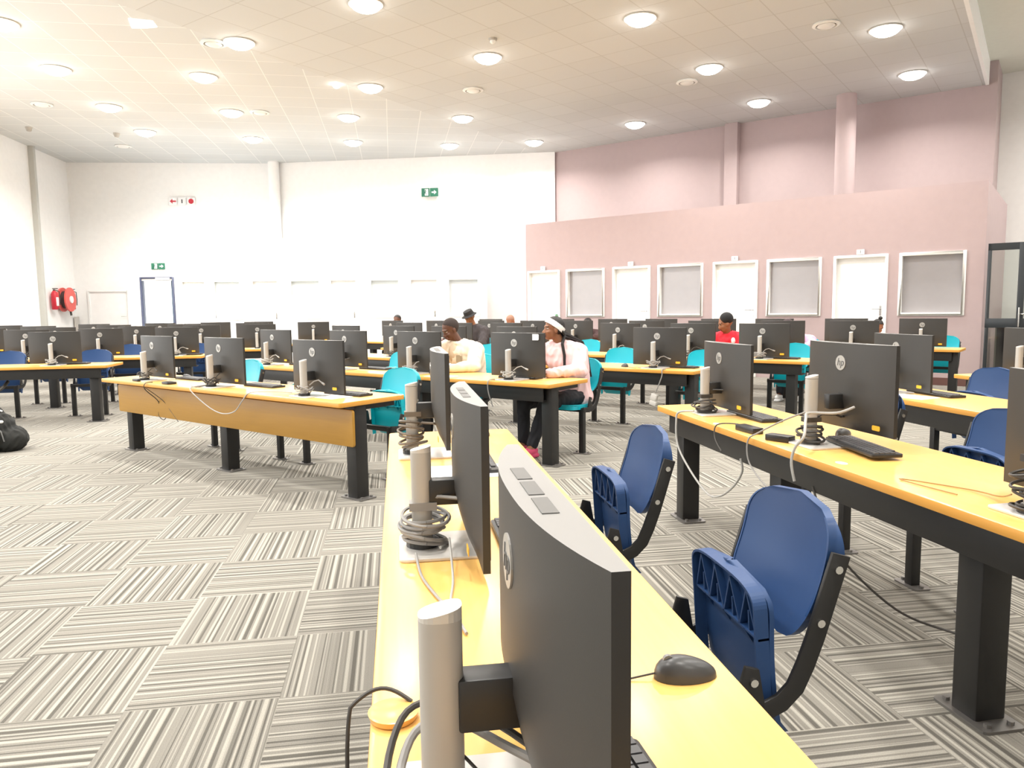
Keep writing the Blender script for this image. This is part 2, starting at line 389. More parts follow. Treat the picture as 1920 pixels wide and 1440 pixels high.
# white study-room front
WA = Vector((-9.0, 20.2)); WD = (Vector((-1.2, 20.95)) - WA).normalized(); WN = Vector((-WD.y, WD.x))
def wp(s, n=0): return WA + WD * s + WN * n
wops = [('d', -.90, .88)] + [('d', .12 + 2.09 * k, .68) for k in range(0)]
wops += [('d', .14, .66), ('w', .97, .76), ('d', 1.98, .74), ('w', 2.99, .84), ('d', 4.06, .76), ('w', 5.14, .84), ('d', 6.23, .80), ('w', 7.27, .90)]
room_front('wall_white_rooms', wp, -1.05, 8.37, wops, 3.345, .15, WALLW)
struct('wall_white_return', MB().prism([tuple(wp(8.22, .15)), tuple(wp(8.37, .15)), tuple(wp(8.37, 1.16)), tuple(wp(8.22, 1.16))], 0, 3.345), WALLW)
struct('wall_white_side', MB().prism([tuple(wp(-1.05, .15)), tuple(wp(-.9, .15)), tuple(wp(-.9, 2.5)), tuple(wp(-1.05, 2.5))], 0, 3.345), WALLW)

nd = [0]; nw = [0]; ns = [0]
def make_door(P, rz, s, wd, handle=True, sign=None, fmat=FRAMEW, lmat=DOORW, top=2.25, proud=.035):
    nd[0] += 1
    o = bpy.data.objects.new('door_%d' % nd[0], None); COL.objects.link(o); q = P(s); o.location = (q.x, q.y, 0); o.rotation_euler = (0, 0, rz); o['kind'] = 'structure'
    f = .045; m_ = MB()
    m_.span((0, -proud, 0), (f, .15, top)); m_.span((wd - f, -proud, 0), (wd, .15, top)); m_.span((f, -proud, top - f), (wd - f, .15, top))
    m_.build('door_frame', fmat, o, bevel=.006)
    if lmat:
        MB().span((f, .07, 0), (wd - f, .11, top - f)).build('door_leaf', lmat, o, bevel=.003)
    if handle:
        h = MB(); h.rbox((wd - f - .07, .064, 1.27), (.035, .012, .17), .006, axis=1); h.tube([(wd - f - .07, .06, 1.30), (wd - f - .07, -.03, 1.30), (wd - f - .085, -.035, 1.30), (wd - f - .19, -.035, 1.30)], .008, 8)
        h.build('door_handle', CHROME, o, smooth=True)
    if sign:
        ns[0] += 1
        t = thing('number_plate', sign, 'sign', (*P(s + wd * .5, -.004 - proud), top + .055), rz)
        MB().rbox((0, -.0, 0), (.13, .008, .09), .01, axis=1).build('plate', PAPER, t); text_mesh('numeral', '1', .07, DGREY, t, (0, -.006, 0), (R(90), 0, 0))
    return o
def make_window(P, rz, s, wd, glass, zb=1.18, top=2.25, proud=.03, fm=FRAMEW):
    nw[0] += 1
    o = bpy.data.objects.new('window_%d' % nw[0], None); COL.objects.link(o); q = P(s); o.location = (q.x, q.y, 0); o.rotation_euler = (0, 0, rz); o['kind'] = 'structure'
    f = .05; m_ = MB(); m_.span((0, -proud, zb), (f, .12, top)); m_.span((wd - f, -proud, zb), (wd, .12, top)); m_.span((f, -proud, top - f), (wd - f, .12, top)); m_.span((f, -proud, zb), (wd - f, .12, zb + f))
    m_.build('window_frame', fm, o, bevel=.005)
    MB().span((f, .08, zb + f), (wd - f, .092, top - f)).build('window_pane', glass, o)
    return o
prz = math.atan2(D2.y, D2.x); wrz = math.atan2(WD.y, WD.x)
dn = 0
SG = ['at the left end of the pink wall', 'over the second pink wall door from the left', 'over the pink wall door behind the black beanie', 'over the pink wall door nearest the right']
for kind, s, wd in openings:
    if kind == 'd': make_door(pp, prz, s, wd, True, 'small white number plate ' + SG[dn]); dn += 1
    else: make_window(pp, prz, s, wd, FROST)
WFROST = mat('pale_pane', (.72, .78, .80), .3)
SW = ['over the white wall door beside the navy framed exit', 'over the second white wall door from the exit', 'over the third white wall door from the exit', 'over the white wall door nearest the partition end']
dn = 0
for i, (kind, s, wd) in enumerate(wops):
    if i == 0: continue
    if kind == 'd': make_door(wp, wrz, s, wd, True, 'small white number plate ' + SW[dn], proud=.02); dn += 1
    else: make_window(wp, wrz, s, wd, WFROST, proud=.02)
# navy-framed exit door standing open to the daylight
o = make_door(wp, wrz, -.90, .88, False, None, NAVYM, None, 2.345, .03)
MB().span((.76, .1, 0.05), (.83, .75, 2.25)).build('open_leaf', mat('navy_leaf', (.10, .14, .20), .4), o)
MB().rbox((.6, -.04, 2.3), (.36, .05, .06), .01, axis=1).build('door_closer', PAPER, o)
SKYP = mat('outdoor_daylight', (.9, .95, 1), .9, emit=(.95, .98, 1), es=2.2)
nw[0] += 1
o = MB().span((-.3, 1.6, 0), (1.3, 1.62, 3)).build('window_%d' % nw[0], SKYP); q = wp(-.9); o.location = (q.x, q.y, 0); o.rotation_euler = (0, 0, wrz); o['kind'] = 'structure'  # glowing sheet added as the daylight beyond the open exit, not a window
# double door in the back recess
def bp0(s, n=0):
    a = Vector((-12.96, 22.37)); t = (Vector((-7.2, 22.93)) - a).normalized(); return a + t * s + Vector((-t.y, t.x)) * (n - .03)
make_door(bp0, math.atan2(.56, 5.76), .38, 1.16, True, None, FRAMEW, DOORW, 2.08, .03)

# skirting along the pink front
struct('baseboard_pink', MB().prism([tuple(pp(-1.02, -.015)), tuple(pp(S1 + .03, -.015)), tuple(pp(S1 + .03, .0)), tuple(pp(-1.02, 0))], 0, .13), SKIRT)
# glazed screen and door right of the pink front
GA = Vector((7.72, 12.2)); GD = (Vector((9.3, 10.95)) - GA).normalized()
def gp(s, n=0): return GA + GD * s + Vector((-GD.y, GD.x)) * n
nd[0] += 1
o = bpy.data.objects.new('door_%d' % nd[0], None); COL.objects.link(o); o.location = (GA.x, GA.y, 0); o.rotation_euler = (0, 0, math.atan2(GD.y, GD.x)); o['kind'] = 'structure'
m_ = MB(); m_.span((0, -.03, 0), (.05, .03, 2.33)); m_.span((0, -.03, 2.22), (3.4, .03, 2.33))
for x in (.42, 1.55, 2.7): m_.span((x, -.035, 0), (x + .09, .035, 2.33))
m_.span((0, -.03, .98), (3.4, .03, 1.13)); m_.span((0, -.03, 0), (3.4, .03, .12))
m_.build('door_frame', DGREY, o, bevel=.004)
gm = bpy.data.materials.new('clear_glass'); gm.use_nodes = True; nt = gm.node_tree; nt.nodes.clear()
oo = nt.nodes.new('ShaderNodeOutputMaterial'); mxs = nt.nodes.new('ShaderNodeMixShader'); tr = nt.nodes.new('ShaderNodeBsdfTransparent'); gl = nt.nodes.new('ShaderNodeBsdfGlossy'); gl.inputs['Roughness'].default_value = .05
tr.inputs[0].default_value = (.85, .88, .86, 1); fz = nt.nodes.new('ShaderNodeFresnel'); nt.links.new(fz.outputs[0], mxs.inputs[0]); nt.links.new(tr.outputs[0], mxs.inputs[1]); nt.links.new(gl.outputs[0], mxs.inputs[2]); nt.links.new(mxs.outputs[0], oo.inputs[0])
MB().span((.05, -.004, .12), (3.4, .004, 2.22)).build('glass_pane', gm, o)
MB().tube([(.46, -.035, 1.0), (.46, -.09, 1.0), (.46, -.09, 1.3), (.46, -.035, 1.3)], .014, 10).tube([(.46, -.05, 1.2), (.53, -.08, 1.2)], .012, 8).build('door_handle', CHROME, o, smooth=True)
# dim corridor behind the glazed screen
struct('trim_5', MB().box((8.85, 13.3, .5), (.26, .26, 1.0)), mat('corridor_post', (.03, .03, .035), .6))
struct('trim_6', MB().prism([(9.2, 14.4), (12.2, 12.2), (12.3, 12.3), (9.3, 14.5)], 0, 1.05), mat('corridor_counter', (.16, .15, .13), .6))

# ceilings: left sector, right sector, raised strip beyond the bulkhead
seamA = Vector((-13.4, -1.86)); seamB = Vector((-5.65 + 13.2 * .515, 11.04 + 13.2 * .857))
bl = Vector((9.85, 15.9)); bdir = Vector((6.687, 11.437)) - Vector((9.709, 15.709)); bdir.normalize()
bn = bl + bdir * 24
struct('ceiling', MB().prism([tuple(seamA), (-13.4, -4), tuple(bn), (9.85, 15.9), (10.0, 16.6), tuple(seamB)], CEIL, CEIL + .1), CEILB)
struct('ceiling_left', MB().prism([tuple(seamA), tuple(seamB), (1.25, 23.4), (-13.4, 23.4)], CEIL, CEIL + .1), CEILL)
struct('ceiling_raised', MB().prism([(9.3, 17.4), (9.7, 15.7), tuple(bn), (13.4, -4), (13.4, 18)], 6.25, 6.35), CEILU)
bnrm = Vector((bdir.y, -bdir.x)); bnrm = bnrm if bnrm.x > 0 else -bnrm
struct('trim_7', MB().prism([(9.709, 15.709), tuple(bn), tuple(bn + bnrm * .06), tuple(Vector((9.709, 15.709)) + bnrm * .06)], CEIL - .02, 6.25), WALLW)
# unseen window added to go with the side fill light
nw[0] += 1
o = bpy.data.objects.new('window_%d' % nw[0], None); COL.objects.link(o); o['kind'] = 'structure'
m_ = MB()
a0 = Vector((-10.06, -.3)); a1 = Vector((-11.96, 14.9)); tt = a1 - a0
for k in range(9):
    q = a0 + tt * k / 8; m_.box((q.x - .1, q.y, 2.9), (.12, .08, 3.6))
m_.prism([tuple(a0), tuple(a1), (a1.x - .12, a1.y), (a0.x - .12, a0.y)], 1.1, 1.18); m_.prism([tuple(a0), tuple(a1), (a1.x - .12, a1.y), (a0.x - .12, a0.y)], 4.62, 4.7)
m_.build('window_frame', FRAMEW, o)

# ------------------------------------------------------------------ ceiling fittings
lp = None
def make_lamp(label):
    t = thing('ceiling_downlight', label, 'ceiling light', group=None)
    pts = [(.225, 0), (.25, -.004), (.255, -.012), (.245, -.02), (.22, -.016), (.215, 0)]
    m_ = MB(); n = 28
    vs = [(r * math.cos(2 * PI * k / n), r * math.sin(2 * PI * k / n), z) for k in range(n) for r, z in pts]; q = len(pts)
    m_.add(vs, [(k * q + j, ((k + 1) % n) * q + j, ((k + 1) % n) * q + (j + 1) % q, k * q + (j + 1) % q) for k in range(n) for j in range(q)])
    m_.build('trim_ring', WHITE, t, smooth=True)
    MB().tube([(0, 0, -.012 - .105 * math.sin(PI / 2 * k / 7)) for k in range(8)], [max(.004, .218 * math.cos(PI / 2 * k / 7)) for k in range(8)], 28).build('diffuser', LAMPE, t, smooth=True)
    return t
for i, (x, y, lb) in enumerate(LAMPS):
    if lp is None: lp = make_lamp(lb); lp.location = (x, y, CEIL)
    else: dup(lp, (x, y, CEIL), 0, lb)
VENTS = [(-9.82, 16.24, 'round white air vent on the left ceiling beyond the outer lamp row'), (-10.2, 20.3, 'round air vent nearest the far left corner'),
 (-4.83, 12.78, 'round air vent straddled by the ceiling seam beside a large downlight'), (-5.52, 17.1, 'small looking round air vent right of a downlight, mid left ceiling'),
 (-.71, 15.61, 'round air vent in the middle of the ceiling, below the dome detector'), (3.53, 15.26, 'round air vent left of the downlights on the pink side'),
 (5.04, 12.31, 'largest looking round air vent at top right'), (2.3, 10.9, 'round air vent cut by the top edge, centre')]
vt = None
for x, y, lb in VENTS:
    if vt is None:
        vt = thing('air_vent', lb, 'air vent', (x, y, CEIL))
        n = 28; pts = [(.20, 0), (.21, -.02), (.16, -.035), (.15, -.01), (.15, 0)]
        m_ = MB(); vs = [(r * math.cos(2 * PI * k / n), r * math.sin(2 * PI * k / n), z) for k in range(n) for r, z in pts]; q = len(pts)
        m_.add(vs, [(k * q + j, ((k + 1) % n) * q + j, ((k + 1) % n) * q + j + 1, k * q + j + 1) for k in range(n) for j in range(q - 1)])
        m_.build('vent_ring', WHITE, vt, smooth=True)
        MB().cyl((0, 0, -.001), (0, 0, -.006), .15, 28).build('vent_throat', mat('vent_dark', (.10, .09, .08), .8), vt)
        MB().tube([(0, 0, -.012), (0, 0, -.03), (0, 0, -.045)], [.12, .135, .11], 28).build('vent_plate', WHITE, vt, smooth=True)
    else: dup(vt, (x, y, CEIL), 0, lb)
t = thing('smoke_detector', 'white dome smoke detector on the ceiling in front of a downlight', 'smoke detector', (-.24, 12.75, CEIL))
MB().tube([(0, 0, 0), (0, 0, -.03), (0, 0, -.035)], [.07, .068, .05], 20).build('base', mat('detector_grey', (.45, .42, .38), .6), t, smooth=True)
MB().tube([(0, 0, -.03), (0, 0, -.06), (0, 0, -.08), (0, 0, -.088)], [.045, .045, .03, .01], 20).build('dome', WHITE, t, smooth=True)
for x, y, lb in [(-9.64, 18.9, 'small pendant smoke detector on the far left ceiling'), (-11.35, 18.2, 'grey smoke detector near the left wall top')]:
    o = MB().tube([(0, 0, 0), (0, 0, -.03), (0, 0, -.09), (0, 0, -.1)], [.08, .07, .05, .02], 16).build('smoke_detector', mat('detector_grey', (.4, .4, .4), .6), smooth=True); o.location = (x, y, CEIL); tag(o, lb, 'smoke detector')
o = MB().ell((0, 0, 0), (.07, .07, .05), 10).build('spot_bulb', LAMPE, smooth=True); o.location = (-3.36, 15.13, CEIL - .03); tag(o, 'small bare bright bulb beside a downlight on the ceiling seam', 'lamp')
o = MB().cyl((0, 0, 0), (0, 0, -.02), .06, 16).build('motion_sensor', mat('knob_brown', (.35, .28, .22), .6)); o.location = (10.05, 14.0, 6.25); tag(o, 'small brown sensor on the raised ceiling strip, top right', 'sensor')
# opened ceiling tile and loose runners beside the seam
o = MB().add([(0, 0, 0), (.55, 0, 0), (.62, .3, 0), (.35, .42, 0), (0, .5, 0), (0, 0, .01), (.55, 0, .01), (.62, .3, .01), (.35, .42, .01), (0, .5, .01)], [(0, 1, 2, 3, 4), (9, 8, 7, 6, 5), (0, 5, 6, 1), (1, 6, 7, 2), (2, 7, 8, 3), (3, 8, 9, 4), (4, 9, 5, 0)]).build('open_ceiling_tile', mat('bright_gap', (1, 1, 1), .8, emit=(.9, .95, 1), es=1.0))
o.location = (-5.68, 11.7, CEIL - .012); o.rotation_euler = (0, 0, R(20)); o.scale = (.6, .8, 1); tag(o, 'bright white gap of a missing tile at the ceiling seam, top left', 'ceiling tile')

# signs
def exit_sign(label, loc, rz, s=.24):
    t = thing('exit_sign', label, 'sign', loc, rz)
    for k, x in enumerate((-.53, .53)):
        b = MB().rbox((x * s, 0, 0), (s, .02, s), .01, axis=1).build('panel', GREEN, t)
        m_ = MB()
        if k == 0:   # running figure in a doorway
            m_.box((x * s + .03, -.0115, 0), (s * .42, .003, s * .76))
            m_.build('doorway', PAPER, t)
            r = MB(); r.cyl((x * s + .0, -.013, s * .26), (x * s, -.016, s * .26), s * .07, 12)
            for a, c, wd in (((.0, .18), (-.04, -.02), .05), ((-.04, -.02), (.08, -.16), .04), ((.08, -.16), (.05, -.32), .035), ((-.04, -.02), (-.14, -.2), .04), ((-.14, -.2), (-.28, -.18), .035), ((.0, .16), (.15, .05), .03), ((.0, .16), (-.16, .08), .03)):
                r.tube([(x * s + a[0] * s, -.0145, a[1] * s), (x * s + c[0] * s, -.0145, c[1] * s)], wd * s, 6)
            r.build('running_figure', GREEN, t)
        else:
            m_.prism([(x * s - .3 * s, -.08 * s), (x * s + .0 * s, -.08 * s), (x * s, -.26 * s), (x * s + .3 * s, 0), (x * s, .26 * s), (x * s, .08 * s), (x * s - .3 * s, .08 * s)], -.014, -.011, axis=1)
            m_.build('arrow', PAPER, t)
    return t
exit_sign('green exit sign with running figure and arrow, high on the white wall', (-2.31, 22.12, 4.77), math.atan2(-1.15, 8.5))
q = wp(-.4, -.02); exit_sign('green exit sign above the navy framed exit door', (q.x, q.y, 2.63), wrz, .17)
t = thing('fire_sign', 'red arrow and fire point symbols high on the white wall', 'sign', (-9.72, 22.63, 4.68), math.atan2(.56, 5.76))
for x in (-.27, -.01, .25): MB().rbox((x, 0, 0), (.22, .012, .22), .008, axis=1).build('plate', PAPER, t)
MB().prism([(-.36, 0), (-.28, .07), (-.28, .02), (-.18, .02), (-.18, -.02), (-.28, -.02), (-.28, -.07)], -.012, -.008, axis=1).build('arrow', RED, t)
MB().box((-.01, -.01, 0), (.03, .004, .11)).build('hose_symbol', DGREY, t)
MB().cyl((.25, -.012, .0), (.25, -.008, .0), .075, 16).build('reel_symbol', RED, t)
o = MB().box((0, 0, 0), (.02, .1, .16)).build('wall_switch', WHITE); o.location = (10.62, 16.4, 2.0); tag(o, 'thin white switch strip on the pink wall end', 'switch')

# fire hose reel and extinguishers on the left wall
LWx = lambda y: -12.46 - (y - 18.84) * .13
t = thing('hose_reel', 'red fire hose reel on the left wall between two extinguishers', 'hose reel', (LWx(21.35) + .0, 21.35, 1.8), R(7.4))
MB().tube([(.05, 0, 0), (.05, 0, 0), (.09, 0, 0), (.09, 0, 0)], [.02, .34, .34, .02], 32).tube([(.24, 0, 0), (.24, 0, 0), (.28, 0, 0), (.28, 0, 0)], [.02, .34, .34, .02], 32).build('reel_disc', mat('reel_red', (.75, .12, .1), .5), t)
MB().cyl((.09, 0, 0), (.24, 0, 0), .24, 28).build('hose_coil', mat('hose_dark', (.05, .04, .04), .5), t)
MB().cyl((0, 0, 0), (.31, 0, 0), .1, 20).build('hub', PAPER, t)
MB().tube([(.2, .1, -.3), (.22, .1, -.45)], .03, 8).build('nozzle', DCAB, t)
ex = None
for y, lb in ((20.75, 'red fire extinguisher with white label left of the hose reel'), (21.8, 'red fire extinguisher right of the hose reel by the corner')):
    if ex is None:
        ex = thing('fire_extinguisher', lb, 'fire extinguisher', (LWx(y) + .12, y, 1.52), R(7.4))
        MB().tube([(0, 0, 0), (0, 0, .02), (0, 0, .42), (0, 0, .48), (0, 0, .52)], [.07, .085, .085, .06, .03], 20).build('cylinder', RED, ex, smooth=True)
        MB().box((.06, 0, .22), (.056, .11, .24)).build('instruction_label', PAPER, ex, bevel=.01)
        MB().box((0, 0, .54), (.04, .05, .04)).box((.03, 0, .58), (.14, .025, .02)).build('valve', DCAB, ex)
        MB().tube([(.03, 0, .54), (.1, .06, .5), (.1, .09, .3), (.09, .09, .12)], .012, 8).build('hose', DCAB, ex, smooth=True)
    else: dup(ex, (LWx(y) + .12, y, 1.52), R(7.4), lb)
o = MB().box((0, 0, 0), (.04, .26, .62)).build('notice_board', mat('notice_grey', (.55, .52, .48), .8)); o.location = (LWx(22.2) + .04, 22.2, 1.0); o.rotation_euler = (0, 0, R(7.4)); tag(o, 'pale grey panel on the left wall below the extinguishers', 'panel')

# ------------------------------------------------------------------ furniture builders
TOP = .74
def desk(F, s0, s1, d, label, group=None, panel='black', legs=None, dep=.64):
    L = s1 - s0; t = thing('computer_desk', label, 'desk', F.p(s0, d), F.rz, group)
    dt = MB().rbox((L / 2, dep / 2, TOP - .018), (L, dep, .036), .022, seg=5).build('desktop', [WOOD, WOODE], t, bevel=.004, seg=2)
    for p in dt.data.polygons: p.material_index = 0 if p.normal.z > .75 else 1      # sides and underside in a darker tone
    if panel == 'wood':
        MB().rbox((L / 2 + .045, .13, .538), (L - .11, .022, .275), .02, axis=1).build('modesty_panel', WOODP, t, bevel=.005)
        MB().span((.2, .29, .6), (L - .2, .36, .70)).build('cable_tray', BLACK, t)
    else:
        MB().span((.1, .05, .575), (L - .1, .068, .708)).span((.1, .068, .575), (L - .1, .2, .59)).build('modesty_panel', BLACK, t, bevel=.004)
    for x in (legs or [.3, L / 2, L - .09]):
        y0 = .15 if panel == 'wood' else .10; m_ = MB(); m_.box((x, y0 + .06, .352), (.11, .115, .70))
        l_ = m_.build('leg', BLACK, t, bevel=.008)
        p_ = MB(); p_.rbox((x, y0 + .06, .005), (.24, .16, .01), .02)
        for sx in (-.09, .09):
            for sy in (-.045, .045): p_.cyl((x + sx, y0 + .06 + sy, .01), (x + sx, y0 + .06 + sy, .022), .011, 8)
        p_.build('floor_plate', STEEL, l_)
        MB().span((x - .02, y0 + .1, .66), (x + .02, dep - .06, .70)).build('bracket', BLACK, t)
    return t

def build_monitor():
    t = thing('desktop_computer', 'x', 'computer')
    # base plate and slab column (x along the desk, +y to the user, column over the origin)
    MB().rbox((0, .055, .005), (.235, .24, .010), .02, seg=4).build('base', SILVL, t, bevel=.003)
    n = 24; m_ = MB(); rx, ry = .023, .028
    ring = [(rx * math.copysign(abs(math.cos(2 * PI * k / n)) ** .7, math.cos(2 * PI * k / n)), ry * math.copysign(abs(math.sin(2 * PI * k / n)) ** .8, math.sin(2 * PI * k / n))) for k in range(n)]
    m_.prism(ring, .01, .272)
    c = m_.build('column', SILV, t, smooth=True)
    # slanted cap
    m_ = MB(); vs = [(x, y, .272) for x, y in ring] + [(x, y, .283 + y * .22) for x, y in ring]
    m_.add(vs, [tuple(range(n, 2 * n))] + [(k, (k + 1) % n, (k + 1) % n + n, k + n) for k in range(n)]); m_.build('column_cap', SILVL, t)
    MB().cyl((0, 0, .008), (0, 0, .028), .045, 20).build('swivel', CHAR2, t)
    # head (panel and arm) starts here
    MB().span((-.022, .02, .125), (.022, .115, .195)).build('arm', CHAR2, t, bevel=.004)
    hw, zb, zt = .31, .028, .432; yf = .152
    nu, nv = 24, 14
    def back(u, v):
        x = (u * 2 - 1) * hw; z = zb + v * (zt - zb)
        e = 1 - abs(u * 2 - 1) ** 2.4; g = min(1, (v / .35)) ** .6
        b_ = .018 + .045 * e * g
        return (x, yf - b_, z)
    m_ = MB(); m_.grid(back, nu, nv, 0)
    m_.add([(-hw, yf, zb), (hw, yf, zb), (hw, yf, zt), (-hw, yf, zt)], [(0, 1, 2, 3)], 1)
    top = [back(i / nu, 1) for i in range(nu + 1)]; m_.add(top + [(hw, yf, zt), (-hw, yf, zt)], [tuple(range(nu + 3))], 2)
    bot = [back(i / nu, 0) for i in range(nu + 1)]; m_.add(bot + [(hw, yf, zb), (-hw, yf, zb)], [tuple(range(nu + 3))], 1)
    for u, sx in ((0, -hw), (1, hw)):
        col = [back(u, j / nv) for j in range(nv + 1)]; m_.add(col + [(sx, yf, zt), (sx, yf, zb)], [tuple(range(nv + 3))], 1)
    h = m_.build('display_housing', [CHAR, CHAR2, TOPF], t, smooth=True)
    MB().span((-hw + .008, yf, zb + .03), (hw - .008, yf + .002, zt - .008)).build('screen', SCREEN, t)
    m_ = MB()
    for k in range(3): m_.span((-.12 + k * .085, yf - .042, zt + .0002), (-.05 + k * .085, yf - .022, zt + .0012))
    m_.build('vent_slot', mat('vent_grey', (.12, .118, .115), .5), t)
    zc = .340; yb = yf - .0625
    e = MB().tube([(0, yb + .006, zc), (0, yb - .003, zc)], .035, 28).build('round_emblem', mat('emblem_silver', (.42, .41, .39), .35, .3), t)
    text_mesh('emblem_letters', 'hp', .050, mat('emblem_grey', (.10, .10, .10), .5), e, (0, yb - .0035, zc + .002), (R(90), 0, 0), .25, .0006)
    MB().rbox((.235, yf - .0475, .065), (.05, .002, .022), .006, axis=1).build('yellow_sticker', YEL, t)
    return t
MON = None
HEAD = {'arm', 'display_housing', 'screen', 'vent_slot', 'round_emblem', 'yellow_sticker', 'column_cap'}
def monitor(F, s, d, label, group, raise_=0, yaw=0, pull=0, parts=True, sticker=True):
    """computer whose screen centre stands at s along the row, on the desk whose front edge is at d"""
    global MON
    loc = F.p(s, d + .113, TOP)
    if MON is None:
        MON = build_monitor(); r = MON; r.location = loc; r.rotation_euler = (0, 0, F.rz + yaw); r['label'] = label
        if group: r['group'] = group
        return r
    r = dup(MON, loc, F.rz + yaw, label, group)
    for c in r.children:
        nm = c.name.split('.')[0]
        if nm in HEAD and (raise_ or pull):
            c.location = (c.location[0], c.location[1] + (0 if nm == 'column_cap' else pull), c.location[2] + raise_)
        elif nm == 'column' and raise_: c.scale = (1, 1, (.272 + raise_) / .272); c.location = (c.location[0], c.location[1], c.location[2] - .01 * (c.scale[2] - 1))
    return r

def cable_coil(name, label, cat, mt, F, s, d, kind=0, z0=TOP, group=None, seed=1):
    """grey leads wound round the foot of a column, with a stray loop"""
    rnd = random.Random(seed); m_ = MB(); pts = []
    turns = 5 if kind == 0 else 3
    for i in range(turns * 16 + 1):
        a = 2 * PI * i / 16; r = .052 + .018 * math.sin(i * .9 + seed) + .012 * (i / 80); z = .035 + .05 * (i / (turns * 16)) + .008 * math.sin(i * 1.7)
        pts.append((r * math.cos(a), r * .95 * math.sin(a), z))
    m_.tube(pts, .0045, 6)
    pts = [(.03, .03, .09), (.05, .06, .12), (.08, .085, .13), (.12, .1, .11)]
    m_.tube(pts, .005, 6); m_.cyl((.12, .1, .11), (.15, .105, .10), .008, 8)
    m_.tube([(-.04, -.02, .02), (-.09, -.05, .012), (-.13, -.02, .006), (-.2, .03, .006)], .004, 6)
    o = m_.build(name, mt, smooth=True); o.location = F.p(s, d + .117, z0); o.rotation_euler = (0, 0, F.rz + rnd.uniform(-.6, .6)); tag(o, label, cat, group)
    return o

